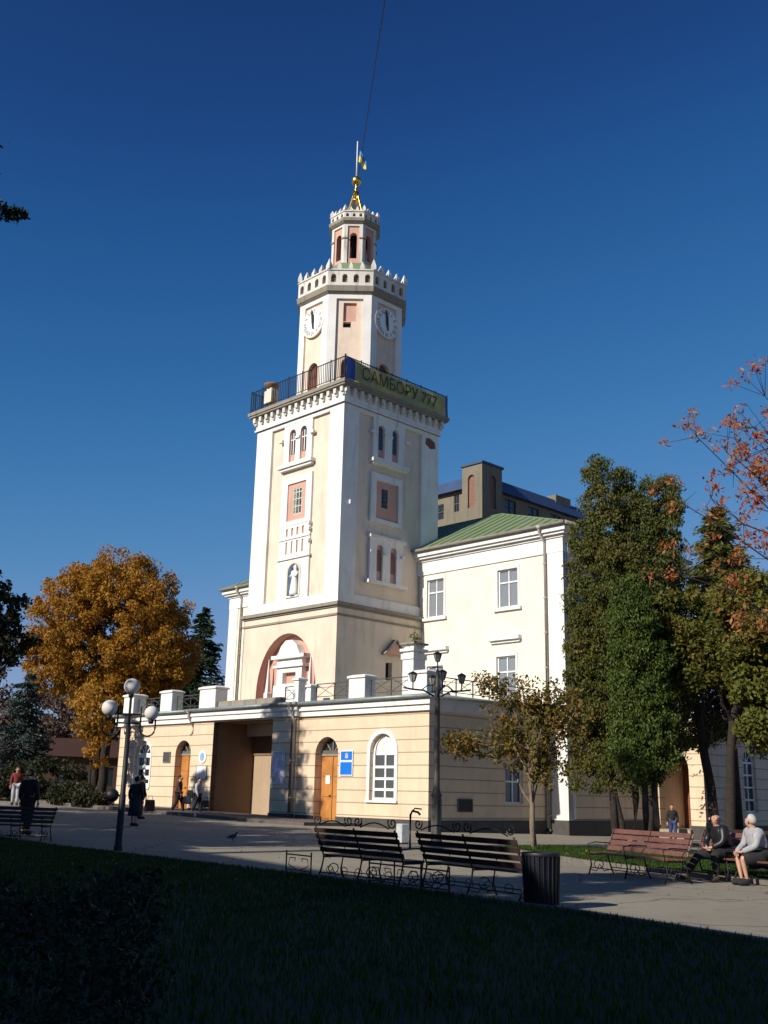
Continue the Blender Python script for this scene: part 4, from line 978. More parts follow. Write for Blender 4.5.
# ================================================================== BENCHES
def scroll(g, F3, x0, x1, z, r=.012):
    """lyre ornament: two spirals joined by a wave, drawn in the x-z plane through F3(x, z)"""
    pts = []; R0 = .085
    def spiral(cx, cz, sgn):
        q = []
        for k in range(19):
            t = k/18; a = 2.6*PI*t; rr = .02+R0*(1-t)*.9 if False else .018+R0*t
            q.append((cx+sgn*rr*math.cos(a-PI/2+.2), cz+rr*math.sin(a-PI/2+.2)))
        return q
    L_ = spiral(x0+.09, z+.13, 1); R__ = spiral(x1-.09, z+.13, -1)
    m = 14; w = [(x0+.16+(x1-x0-.32)*k/m, z+.03+.09*math.sin(PI*k/m)) for k in range(m+1)]
    for s_ in (L_, R__, w): g.tube([F3(a, b) for a, b in s_], r, 5)
def make_bench(label, L=2.0, slat=None, frames=3, ornament=False, wide=.085, group=None, loc=(0, 0, 0), rz=0):
    """x along, the sitter looks towards -y, back at +y"""
    t = thing('park_bench', label, 'bench', loc, rz, group)
    back = [((0.22+.05*i), .50+.115*i) for i in range(4)]
    for (y, z) in back:
        g = G(); g.hexa([(-L/2, y, z), (L/2, y, z), (L/2, y+.03, z), (-L/2, y+.03, z)], [(-L/2, y+.03, z+wide), (L/2, y+.03, z+wide), (L/2, y+.06, z+wide), (-L/2, y+.06, z+wide)])
        g.build('back_slat', slat, t, bev=.006)
    for y in (-.24, -.13, -.02, .09):
        g = G(); g.box(-L/2, L/2, y, y+.085, .425, .46); g.build('seat_slat', slat, t, bev=.006)
    xs = [-L/2+.08, L/2-.08] if frames == 2 else [-L/2+.05, 0, L/2-.05]
    for x in xs:
        g = G()
        g.tube([(x, .34, 0), (x, .26, .2), (x, .21, .41), (x, .27, .6), (x, .42, .96)], .016, 6)
        g.tube([(x, -.27, 0), (x, -.2, .2), (x, -.24, .41), (x, .22, .41)], .016, 6)
        g.tube([(x, -.24, .41), (x, -.28, .62), (x, -.1, .66), (x, .27, .64)], .014, 6)
        g.tube([(x, -.18+.26*math.cos(a/8*2*PI)*.45+.16, .2+.09*math.sin(a/8*2*PI)) for a in range(9)], .010, 5)
        g.tube([(x, .3, .1), (x, .1, .06), (x, 0, .2), (x, -.08, .06), (x, -.24, .1)], .010, 5)
        g.build('iron_frame', M_IRON, t)
    g = G(); g.tube([(-L/2+.05, .28, .14), (L/2-.05, .28, .14)], .010, 5); g.tube([(-L/2+.05, -.22, .14), (L/2-.05, -.22, .14)], .010, 5)
    for s_ in range(5):
        x = -L/2+.3+(L-.6)*s_/4; g.tube([(x+.09*math.cos(a*PI/4), .28, .2+.07*math.sin(a*PI/4)) for a in range(9)], .008, 4)
    g.build('stretcher', M_IRON, t)
    if ornament:
        g = G(); F3 = lambda a, b: Vector((a, .43, b)); scroll(g, F3, -L/2, -.02, .95); scroll(g, F3, .02, L/2, .95); g.build('scroll_ornament', M_IRON, t)
    return t
def bench_at(p, q, **k):
    """p, q ends of the bench; q-p is the +x axis, back on the left of it"""
    d = Vector((q[0]-p[0], q[1]-p[1])); L = d.length; c = ((p[0]+q[0])/2, (p[1]+q[1])/2)
    b = make_bench(L=L, loc=(c[0], c[1], gz(*c)), rz=math.atan2(d.y, d.x), **k); b.scale = (1, .9, .87); return b
# two dark benches with their backs to us (front looks towards the plaza)
bench_at((.58, 16.42), (-.74, 17.94), label='dark slatted bench with iron scrolls seen from behind, the farther from the ribbed bin', slat=M_SLATD, ornament=True, group='dark benches with scrolls facing the hall')
bench_at((2.16, 14.62), (.89, 16.52), label='dark slatted bench with iron scrolls seen from behind, right beside the dark ribbed litter bin', slat=M_SLATD, ornament=True, group='dark benches with scrolls facing the hall')
bench_at((5.1, 18.5), (4.2, 20.7), label='empty red brown slatted bench in the sun between the litter bin and the seated pair', slat=M_SLATR, wide=.095, group='red brown benches on the side lawn').rotation_euler.z += PI
SB = bench_at((5.85, 20.45), (6.85, 18.15), label='red brown slatted bench with a man and a woman sitting on it', slat=M_SLATR, wide=.095, group='red brown benches on the side lawn')
bench_at((-9.9, 27.4), (-8.15, 27.0), label='dark bench at the left edge beside the standing dark figure', slat=M_SLATD).rotation_euler.z += 0
bench_at((8.7, 21.2), (7.3, 23.2), label='dark bench seen from behind on the lawn behind the seated woman', slat=M_SLATD)
# low iron fence along the lawn edge
def fence_run(name, label, p, q):
    d = Vector((q[0]-p[0], q[1]-p[1])); L = d.length; t = thing(name, label, 'fence', (p[0], p[1], 0), math.atan2(d.y, d.x))
    g = G(); g.tube([(0, 0, .36), (L, 0, .36)], .012, 5); g.tube([(0, 0, .12), (L, 0, .12)], .010, 5); g.build('rail', M_IRON, t)
    g = G(); n = max(1, round(L/.55))
    for i in range(n):
        x = L*(i+.5)/n; h = L/n/2
        for s in (-1, 1):
            g.tube([(x+s*.02, 0, .12), (x+s*h*.8, 0, .2), (x+s*h*.7, 0, .31), (x+s*h*.25, 0, .31), (x+s*h*.3, 0, .26)], .008, 4)
    g.build('scrollwork', M_IRON, t)
    for i in range(n+1):
        g = G(); x = L*i/n; g.tube([(x, 0, -.05), (x, 0, .42)], .013, 5); g.build('post', M_IRON, t)
fence_run('garden_fence', 'short low iron scroll fence on the lawn edge left of the dark benches', (-1.5, 18.3), (-1.05, 17.7))
fence_run('garden_fence', 'low iron scroll fence in the gap between the two dark benches', (-.1, 16.4), (1.0, 14.95))
# litter bins
t = thing('litter_bin', 'dark ribbed litter bin at the right end of the dark benches', 'litter bin', (2.1, 13.95, 0))
g = G(); g.lathe([(.17, .03), (.21, .1), (.225, .62), (.235, .66), (.2, .66), (.19, .3)], (0, 0, 0), 24); g.build('bucket', M_BIN, t)
g = G()
for k in range(24):
    a = 2*PI*k/24; g.tube([(.215*math.cos(a), .215*math.sin(a), .06), (.238*math.cos(a), .238*math.sin(a), .64)], .009, 4)
g.build('ribs', M_BIN, t)
g = G(); g.lathe([(.245, .64), (.25, .66), (.245, .68)], (0, 0, 0), 24, cap=False); g.lathe([(.14, 0), (.19, .04)], (0, 0, 0), 16); g.build('rim', M_BIN, t)
t = thing('white_bin', 'pale grey upright litter box beside a thin bent iron post', 'litter bin', (.74, 31.0, 0), .6)
g = G(); g.box(-.14, .14, -.14, .14, .04, .56); g.build('box', M_WBIN, t, bev=.02)
g = G(); g.box(-.12, .12, -.12, .12, 0, .04); g.build('foot', M_IRON, t)
t = thing('iron_post', 'thin dark iron post with a curled top next to the pale litter box', 'post', (.88, 28.6, 0))
g = G(); g.tube([(0, 0, 0), (0, 0, .85), (.05, 0, .95), (.2, 0, .92), (.26, 0, .85)], .035, 6); g.build('shaft', M_IRON, t)
g = G(); g.tube([(.05, 0, .95), (.12, 0, 1.02), (.3, 0, 1.0)], .02, 5); g.build('curl', M_IRON, t)
# ================================================================== LAMPS
t = thing('globe_lamp', 'dark park lamp with three white globes at the lawn edge on the left', 'street lamp', (-5.79, 24.53, 0), .12)
g = G(); g.lathe([(.11, -.1), (.1, .1), (.085, .12), (.075, 1.2), (.06, 1.25), (.055, 2.75)], (0, 0, 0), 12); g.build('pole', M_IRON, t)
g = G(); g.tube([(0, 0, 2.7), (0, 0, 3.5)], .03, 8)
for z in (2.82, 3.02): g.tube([(-.26, 0, z), (.26, 0, z)], .025, 6)
for s in (-1, 1):
    g.tube([(s*.26, 0, 2.7 if s > 0 else 2.75), (s*.26, 0, 3.2)], .022, 6)
    c = s*.43; g.tube([(s*.26, 0, 2.75)]+[(c-s*.17*math.cos(PI*k/8), 0, 2.7-.17*math.sin(PI*k/8)) for k in range(9)]+[(s*.6, 0, 2.92)], .022, 6)
g.build('bracket', M_IRON, t)
for x, z, r in ((0, 3.66, .185), (-.46, 3.15, .185), (.5, 3.06, .165)):
    if x: pass
    g = G(); g.ball((x*1.0 if x else 0, 0, z), r, 20); o = g.build('globe', M_GLOBE, t)
    g = G(); g.lathe([(.05, z-r-.08), (.07, z-r+.02)], (x, 0, 0), 10); g.build('globe_holder', M_IRON, o)
g = G(); g.ball((-.24, 0, 1.2), .16, 16, (1, 1, .95)); g.tube([(-.1, 0, 1.2), (0, 0, 1.2)], .02, 5); g.build('hanging_bin', M_IRON, t)
t = thing('lantern_lamp', 'tall dark cast iron lamp post with four arm lanterns and one on top', 'street lamp', (1.66, 30.36, 0), .15)
g = G(); g.lathe([(.2, -.1), (.18, .12), (.135, .2), (.135, 1.3), (.16, 1.36), (.11, 1.45), (.09, 1.6), (.075, 4.3), (.11, 4.36), (.07, 4.45), (.04, 4.9)], (0, 0, 0), 12)
for k in range(8):
    a = 2*PI*k/8; g.tube([(.13*math.cos(a), .13*math.sin(a), .25), (.13*math.cos(a), .13*math.sin(a), 1.28)], .02, 4)
g.build('column', M_IRONG, t)
def lantern(x, y, z, par):
    g = G(); c = (x, y, 0)
    g.lathe([(.03, z), (.06, z+.02), (.12, z+.24)], c, 6, smooth=False); l = g.build('lantern', simple('milky_glass', (.3, .28, .25), .4) if 'milky_glass' not in MATS else MATS['milky_glass'], par)
    g = G()
    for k in range(6):
        a = PI/3*k; g.tube([(x+.06*math.cos(a), y+.06*math.sin(a), z+.02), (x+.125*math.cos(a), y+.125*math.sin(a), z+.25)], .009, 4)
    g.lathe([(.15, z+.24), (.09, z+.28), (.02, z+.31), (.0, z+.34)], c, 6, smooth=False, cap=False); g.tube([(x, y, z-.22), (x, y, z+.01)], .02, 6)
    g.build('lantern_cage', M_IRON, l)
simple('milky_glass', (.3, .28, .25), .4)
g = G()
for k in range(4):
    a = PI/2*k+.0; ca, sa = math.cos(a), math.sin(a)
    g.tube([(ca*.1, sa*.1, 4.12), (ca*.4, sa*.4, 4.28), (ca*.75, sa*.75, 4.3), (ca*1.0, sa*1.0, 4.34)], .028, 6)
    g.tube([(ca*.1, sa*.1, 4.45), (ca*.3, sa*.3, 4.42), (ca*.45, sa*.45, 4.3)], .016, 5)
g.build('arms', M_IRON, t)
for k in range(4):
    a = PI/2*k; lantern(math.cos(a)*.72, math.sin(a)*.72, 4.5, t)
lantern(0, 0, 5.1, t)
g = G(); g.tube([(-.16, 0, 4.95), (.16, 0, 4.95)], .015, 5); g.tube([(-.14, 0, 4.7), (.14, 0, 4.7)], .015, 5); g.build('collar', M_IRON, t)
# ================================================================== TREES
MAPLE_Z = gz(-17, 62)
broad_tree('maple_tree', 'large round maple in orange and gold autumn leaf left of the low wing', (-17.75, 68, .6),
    [(.9, 0, 9.2, 4.6, 4.5, 4.0, 3), (-2.1, -.5, 9.0, 3.2, 3.2, 3.4, 1.5), (2.6, .4, 8.0, 3.0, 3.0, 3.0, 1.5), (.4, 0, 11.9, 3.2, 3.2, 1.7, 1), (-3.6, 0, 7.2, 1.7, 2.0, 1.6, .6), (3.9, 0, 7.2, 1.5, 2, 1.9, .6), (.6, -.5, 5.6, 2.6, 2.4, 1.5, .8)],
    8.0, .33, 950, .5, 130000, .17, L_MAPLE, M_BARK, limbs=24, stems=2, inner=.3).scale = (1.02, 1.05, 1.17)
broad_tree('young_maple', 'slim yellow leaved tree under the big maple beside the end of the low wing', (-14.9, 55.5, gz(-14.9, 55)), [(0, 0, 4.4, .9, .9, 2.0, 1), (.2, 0, 3.0, .6, .6, 1.2, .5)], 5.2, .09, 50, .35, 3800, .2, L_MAPLE, M_BARK, limbs=8)
def thuja(name, label, loc, cols, mat, nleaf, stems, lsize=.12, subr=.34, tr=.15):
    t = thing(name, label, 'tree', loc, 0)
    lobes = []
    for (x, y, z0, z1, r) in cols:
        n = max(3, int((z1-z0)/r*.8))
        for i in range(n):
            f = (i+.5)/n; rr = r*(1.0 if f < .82 else max(.6, 1-(f-.82)*2.4)); rr *= (.8 if f < .08 else 1)*random.uniform(.9, 1.1)
            lobes.append((x+random.uniform(-.1, .1), y, z0+(z1-z0)*f, rr, rr, (z1-z0)/n*.8, rr*(1.0 if f < .6 else 1.7)))
    pts, C = clumps(lobes, int(nleaf/70), subr*.85, nleaf, .6)
    D = np.tile(np.array([0, 0, 1.0]), (len(pts), 1))
    g = G()
    for s in stems: limb(g, (s[0], s[1], -.3), (s[2], s[3], s[4]), tr, tr*.45, .05, 5, 7)
    g.build('trunk', M_BARK, t); leaf_mesh('crown', pts, lsize, mat, t, asp=.42, Dn=D, spread=.9); return t
thuja('thuja', 'tall dark green many topped thuja standing against the right end of the hall', (9.1, 39.0, -.2),
    [(-1.25, .2, 2.6, 11.8, .85), (-.6, 0, 2.4, 14.3, .8), (.35, .3, 2.2, 14.0, .56), (1.15, .2, 3.0, 13.5, .55), (2.0, .4, 4.6, 13.8, .6), (-1.4, 0, 1.9, 8.5, .8), (1.3, -.2, 3.0, 10.5, .9), (0, -.2, 2.2, 11, 1.2)], L_THUJA, 190000, [(-.5, 0, -.6, 0, 9), (.15, .1, .3, .2, 9), (.75, .2, 1.1, .2, 8), (-.2, 0, -1.0, 0, 5)])
thuja('thuja', 'lower bright green pointed thuja in front of the tall dark one', (8.95, 36.2, -.12), [(-.1, 0, 2.2, 8.9, .75), (.45, .1, 2.4, 6.6, .7), (-.45, 0, 2.6, 5.6, .5)], L_THUJA2, 70000, [(0, 0, .1, 0, 6), (.35, 0, .5, 0, 5)], tr=.13)
spruce('conifer', 'dark pointed conifer behind the rowan at the right', (14.6, 44, -.3), 14.4, 3.8, 42000, L_THUJA, lsize=.24, z0=4.6, pw=.75)
broad_tree('forked_tree', 'dark forked tree with olive foliage behind the seated man', (11.9, 37.5, -.22),
    [(-.3, 0, 7.6, 1.7, 1.6, 1.6, 1.5), (1.0, 0, 7.9, 1.9, 1.6, 1.8, 1), (-.9, 0, 6.3, 1.2, 1.3, 1.1, 1), (.7, 0, 6.3, 1.5, 1.3, .9, 1), (2.0, 0, 6.6, 1.2, 1.2, 1.5, 1)], 6.6, .2, 240, .42, 34000, .15, L_MIX, M_BARK, limbs=12, stems=2)
broad_tree('olive_tree', 'yellow green leaved tree hanging in at the right edge', (13.2, 30.5, -.1),
    [(-1.6, 0, 6.2, 1.5, 1.5, 1.9, 1.5), (-1.7, 0, 4.2, 1.15, 1.2, 1.4, 1), (0, 0, 5.5, 1.8, 1.8, 2.6, 1), (-2.4, 0, 7.2, .9, 1, .9, .6)], 6, .17, 260, .4, 34000, .15, L_OLIVE, M_BARK, limbs=12)
SMALL = broad_tree('small_tree', 'small young tree with brown and green leaves and a pale trunk on the lawn corner', (4.09, 28.5, 0),
    [(.1, 0, 3.15, 1.15, 1.0, 1.0, 2), (-1.2, 0, 2.75, 1.1, .7, .5, 1), (-.5, 0, 3.9, .8, .7, .7, .8), (.9, 0, 3.6, .7, .7, .7, .8), (.15, 0, 2.2, .75, .6, .6, .8), (.4, 0, 3.9, .6, .6, .6, .5), (-1.1, 0, 4.3, .5, .4, .45, .25), (1.15, 0, 2.7, .5, .5, .8, .4), (-1.9, 0, 2.7, .55, .3, .3, .25)],
    2.6, .085, 300, .24, 8200, .11, L_SMALL, M_BARKL, limbs=22, inner=.2)
# rowan: boughs with sparse red sprays leaning into the picture from the right
t = thing('rowan_tree', 'rowan with sparse orange and red leaf sprays and red berries leaning in from the right', 'tree', (9.55, 15.6, 0))
g = G(); P = []; BR = []
limb(g, (0, 0, -.2), (-.4, 0, 3.2), .14, .1, .04, 5, 8)
tips = []
for i in range(20):
    a = (random.uniform(-4.9, -2.6), random.uniform(-1.0, 1.2), random.uniform(4.7, 7.9))
    if i < 4: a = (random.uniform(-2.0, .8), random.uniform(-1.5, 1.5), random.uniform(4, 8))
    pts = limb(g, (-.4, 0, random.uniform(2.2, 3.3)), a, .034, .007, .22, 7, 5); tips.append((pts, a))
    for j in range(3, 8):
        for k in range(5):
            b = pts[j]; e = b+Vector((random.uniform(-.55, .3), random.uniform(-.4, .4), random.uniform(-.25, .5))); g.tube([b, e], [.006, .003], 4)
            for q in range(1 if random.random() < .88 else 0):
                P.append((e, 20 if random.random() < .7 else 34))
                if random.random() < .22: BR.append(e)
g.build('trunk', M_BARK, t)
BR = BR[:60]
pp = np.concatenate([np.array(e)+RNG.normal(size=(n, 3))*np.array([.075, .075, .06]) for e, n in P])
leaf_mesh('crown', pp, .088, L_ROWAN, t, asp=.4)
for e in BR:
    g = G(); g.tube([e, Vector(e)-Vector((0, 0, .06))], .02, 5)
    for k in range(12): g.ball(Vector(e)+Vector((random.gauss(0, .035), random.gauss(0, .035), random.gauss(-.04, .025))), .016, 6)
    g.build('berry_cluster', L_BERRY, t)
# conifers and far trees on the left
spruce('blue_spruce', 'blue grey spruce in front of the far trees at the left', (-20.8, 62, .6), 7.6, 2.5, 16000, L_BLUESP, lsize=.28, z0=.5)
spruce('spruce', 'dark pointed spruce rising between the maple and the hall', (-14.4, 84, .6), 15.5, 4.2, 16000, L_SPRUCE, lsize=.45, z0=2)
spruce('spruce', 'second dark spruce top directly left of the hall, behind the low wing', (-17.5, 88, .6), 13.0, 4.2, 14000, L_SPRUCE, lsize=.45, z0=2)
broad_tree('dark_tree', 'dark leafy tree cut by the left edge beside the maple', (-14.3, 37.5, .3), [(-.3, 0, 7.4, 1.6, 1.6, 1.3, 1), (.3, 0, 6.0, 1.5, 1.5, 1.0, 1), (-1.4, 0, 6.6, 1.9, 1.9, 2.2, 1)], 5.5, .2, 150, .34, 9000, .2, L_DARK, M_BARK, limbs=14, inner=.2)
for i, (x, y, h, s_) in enumerate([(-31, 84, 10.5, 4.6), (-26.5, 90, 10.8, 4.4), (-23, 83, 9.5, 4), (-38, 92, 12, 5), (-19.5, 93, 10.5, 4.4), (-45, 86, 11, 5)]):
    broad_tree('bare_tree', ['leafless brown tree in the far left background, nearest the left edge', 'leafless brown tree behind the blue spruce', 'leafless brown tree far off between the spruce and the maple trunks', 'tall leafless tree at the far left', 'leafless tree far behind the maple', 'leafless tree beyond the left edge of the park'][i], (x, y, .6), [(0, 0, h*.62, s_, s_*.7, h*.36, 1), (s_*.4, 0, h*.4, s_*.7, s_*.6, h*.28, .6)], h*.7, .2, 90, .9, 11000, .3, L_BARE, M_BARK, limbs=16, group='bare trees in the far left background', inner=.1)
for i, (x, y, w, h) in enumerate([(-17.3, 57.5, 1.8, 2.3), (-19.6, 58.5, 1.7, 2.0), (-22.4, 60, 1.8, 1.9), (-25, 61, 1.9, 2.1), (-15.4, 54.5, 1.2, 1.0), (-13.9, 52.5, .8, .6)]):
    t = thing('bush', ['dark round bush under the maple', 'dark bush between the maple and the blue spruce', 'dark bush at the foot of the blue spruce', 'dark bush near the left edge behind the bench', 'low dark shrub at the pavement corner', 'tiny shrub beside the end of the low wing'][i], 'bush', (x, y, .5), 0, 'dark bushes under the trees')
    pts, C = clumps([(0, 0, h*.45, w, w, h*.6, 1)], 60, .35, 5200, .4); leaf_mesh('foliage', pts, .16, L_DARK, t)
    g = G()
    for k in range(5): limb(g, (random.uniform(-.2, .2), random.uniform(-.2, .2), -.1), Vector(C[k]), .03, .01, .2, 3, 4)
    g.build('stem', M_BARK, t)
# hedge in the near left corner
t = thing('hedge', 'black green clipped hedge in the near left corner in deep shade', 'hedge', (-3.4, 5.0, 0))
nl = 60000; pts = np.stack([RNG.uniform(-3.0, 2.35, nl), RNG.uniform(-.75, .75, nl), RNG.uniform(.0, .92, nl)], 1)
edge = np.abs(pts[:, 1])/.75 > .7; keep = edge | (pts[:, 2] > .72) | (np.abs(pts[:, 0]-(-.3))/2.65 > .9); pts = pts[keep]; pts += RNG.normal(size=pts.shape)*.035
pts[:, 2] += .05*np.sin(pts[:, 0]*3)+.03*np.sin(pts[:, 0]*9+pts[:, 1]*4)
leaf_mesh('foliage', pts, .036, L_HEDGE, t)
g = G()
for k in range(14): limb(g, (-2.8+k*.37, random.uniform(-.2, .2), -.05), (-2.8+k*.37, random.uniform(-.4, .4), .8), .02, .008, .2, 3, 4)
g.build('stem', M_BARK, t)
# near spruce whose branch tips reach in at the left edge
spruce('near_spruce', 'near dark spruce off the left edge, only its branch tips showing against the sky', (-9.35, 19.2, 0), 16.5, 1.05, 9000, L_SPRUCE, lsize=.15, z0=8.2, droop=.1, pw=.2, extra=((1.65, .15, 13.1, 12.85), (1.3, .1, 10.1, 9.8), (1.35, -.2, 9.2, 8.95), (1.6, .2, 7.5, 7.25), (1.45, -.3, 6.6, 6.35)))
# unseen trees left of the view; broad row added to shade the square
sp = spruce('park_spruce', 'tall spruce left of the square whose shadow falls on the passage', (-19.8, 34.1, .4), 17.6, 4.4, 24000, L_SPRUCE, lsize=.34, z0=1.5, pw=.5, group='spruces left of the square')
c = copy_tree(sp); c.location = (-23.2, 38.9, .5); c.scale = (.85, .85, .74); c['label'] = 'rearmost spruce left of the square'
pt_ = broad_tree('shade_caster_tree', 'unseen dense tree added left of the square for shade, nearest the globe lamp', (-16.4, 18.3, 0), [(0, 0, 6.4, 2.9, 2.9, 3.6, 1.5), (.3, 0, 9.6, 2.0, 2.0, 1.9, .7), (0, 0, 3.6, 2.2, 2.2, 1.6, .7)], 7, .2, 220, .6, 17000, .28, L_DARK, M_BARK, limbs=12, group='unseen shade trees added left of the square')
for i, (x, y, s_) in enumerate([(-17.2, 21.6, 1.0), (-18.0, 24.9, .98), (-19.6, 27.6, .92), (-21.6, 30.3, .85)]):
    c = copy_tree(pt_); c.location = (x, y, gz(x, y)); c.rotation_euler.z = i*1.3; c.scale = (1.05, 1.05, s_); c['label'] = ['second unseen shade tree from the viewpoint left of the square', 'middle unseen shade tree left of the square', 'fourth unseen shade tree from the viewpoint left of the square', 'lowest unseen shade tree beside the tall spruce left of the square'][i]
broad_tree('shade_caster_tree', 'unseen broad tree added left of the viewpoint to shade the dark benches', (-8.6, 7.7, 0), [(0, 0, 6.2, 2.5, 2.5, 3.0, 1.5), (0, 0, 8.6, 1.3, 1.3, 1.6, .7)], 6, .2, 200, .45, 16000, .22, L_DARK, M_BARK, limbs=12)  # tree placed out of view to keep the dark benches in shade
# unseen block added behind the viewer so that its shadow covers the lawn
t = thing('shade_caster_block', 'plain unseen house block added behind the viewpoint to shade the lawn', 'building', (0, 0, 0))
A_ = Vector((-10.6, -16.5, 0)); B_ = Vector((-27.5, 11.5, 0)); dr = (B_-A_).normalized(); ou = Vector((-dr.y, dr.x, 0)); 
if ou.x > 0: ou = -ou
LH = (B_-A_).length; HH = 15.0
FA = Face(A_, dr, -ou); g = G()
hol = [rect(1.2+i*3.1, 2.6+i*3.1, .9+j*3.2, 2.6+j*3.2) for i in range(int((LH-2)/3.1)) for j in range(4)]
wall(g, FA, rect(0, LH, -.5, HH), hol, depth=.2)
q = [A_, B_, B_+ou*12, A_+ou*12]
g.face([q[1]+Vector((0, 0, -.5)), q[2]+Vector((0, 0, -.5)), q[2]+Vector((0, 0, HH)), q[1]+Vector((0, 0, HH))]); g.face([q[0]+Vector((0, 0, -.5)), q[3]+Vector((0, 0, -.5)), q[3]+Vector((0, 0, HH)), q[0]+Vector((0, 0, HH))]); g.face([q[2]+Vector((0, 0, -.5)), q[3]+Vector((0, 0, -.5)), q[3]+Vector((0, 0, HH)), q[2]+Vector((0, 0, HH))])
g.build('wall', M_GREYB, t)
g = G(); g.hexa([p+Vector((0, 0, HH)) for p in q], [p+Vector((0, 0, HH+.3)) for p in q]); g.build('roof', M_BROOF, t)
for h in hol: g = G(); g.face([FA.P(a, z, -.18) for a, z in h]); o = g.build('window', M_GLASS, t)
# far red roofed house at left
t = thing('far_house', 'low far house with a brown red roof behind the bushes at the left', 'building', (-30, 74, .6), .35)
g = G(); F_ = Face((-9, 0, 0), (1, 0, 0), (0, -1, 0)); wall(g, F_, rect(0, 24, -1, 2.9), [rect(1.5+3*i, 2.5+3*i, .9, 2.2) for i in range(7)], depth=.15); g.face([(15, 0, -1), (15, 6, -1), (15, 6, 2.9), (15, 0, 2.9)]); g.face([(-9, 0, -1), (-9, 6, -1), (-9, 6, 2.9), (-9, 0, 2.9)]); g.build('wall', simple('brown_brick', (.07, .035, .025), .9), t)
g = G(); g.hexa([(-9.4, -.4, 2.9), (15.4, -.4, 2.9), (15.4, 6.4, 2.9), (-9.4, 6.4, 2.9)], [(-9.2, 2.9, 4.3), (15.2, 2.9, 4.3), (15.2, 3.1, 4.3), (-9.2, 3.1, 4.3)]); g.build('roof', M_RROOF, t)
for i in range(7): g = G(); F_.box(g, 1.5+3*i, 2.5+3*i, .9, 2.2, -.14, -.1); g.build('window', M_GLASS, t)
# wooded skyline far away
t = None
P = []
for i in range(60):
    a = -1.2+2.4*i/59; R_ = random.uniform(190, 240); x, y = math.sin(a)*R_, math.cos(a)*R_
    P.append((x, y, 3.2, 9, 9, random.uniform(4, 6), 1))
pts, C = clumps(P, 900, 2.2, 30000, .3); o = leaf_mesh('distant_wood', pts, 1.3, L_DARK); o['kind'] = 'stuff'; o['label'] = 'far off line of dark woodland'
# fallen leaves on the lawn and paving
pts = []
while len(pts) < 600:
    x = random.uniform(-6, 12); y = random.uniform(15, 38); pts.append((x, y, gz(x, y)+(.11 if inpoly(x, y, LAWN1) or inpoly(x, y, LAWN2) else .012)))
o = leaf_mesh('fallen_leaves', np.array(pts), .05, L_MAPLE, Dn=None); o['kind'] = 'stuff'; o['label'] = 'scattered fallen autumn leaves'
# pigeons on the square
for i, (x, y) in enumerate([(-3.9, 29.6), (-7.4, 44.0)]):
    t = thing('pigeon', ['small dark pigeon on the shaded square left of the benches', 'pale pigeon on the ground in front of the dark passage'][i], 'bird', (x, y, gz(x, y)), i*2.0)
    m_ = cloth('pigeon%d' % i, (.06, .06, .07) if i == 0 else (.5, .5, .5))
    g = G(); g.tube([(-.17, 0, .09), (-.08, 0, .12), (0, 0, .13), (.06, 0, .15), (.08, 0, .21), (.1, 0, .23), (.13, 0, .22)], [.012, .04, .06, .045, .022, .024, .006], 8); g.tube([(0, .02, .1), (.01, .02, 0), (.04, .02, 0)], .006, 4); g.tube([(0, -.02, .1), (.01, -.02, 0), (.04, -.02, 0)], .006, 4); g.build('body', m_, t)
# ================================================================== PEOPLE
def skin_obj(name, verts, edges, rad, mat, parent, sub=1):
    me = bpy.data.meshes.new(name); me.from_pydata(verts, edges, []); ob = bpy.data.objects.new(name, me); COL.objects.link(ob)
    md = ob.modifiers.new('s', 'SKIN'); md.use_smooth_shade = True; md.branch_smoothing = .4
    sv = me.skin_vertices[0].data
    for i, r in enumerate(rad):
        sv[i].radius = (r, r) if not isinstance(r, tuple) else r
    sv[0].use_root = True
    ms = ob.modifiers.new('u', 'SUBSURF'); ms.levels = sub; ms.render_levels = sub
    dg = bpy.context.evaluated_depsgraph_get(); dg.update()
    m2 = bpy.data.meshes.new_from_object(ob.evaluated_get(dg)); bpy.data.objects.remove(ob); bpy.data.meshes.remove(me)
    m2.name = name; m2.materials.clear()
    for p in m2.polygons: p.use_smooth = True
    o = mesh_obj(name, m2, mat, parent); return o
class Sk:
    def __init__(s): s.v = []; s.e = []; s.r = []
    def add(s, p, r, par=None):
        s.v.append(tuple(p)); s.r.append(r)
        if par is not None: s.e.append((par, len(s.v)-1))
        return len(s.v)-1
    def chain(s, pts, par=None):
        for p, r in pts: par = s.add(p, r, par)
        return par
V3 = Vector
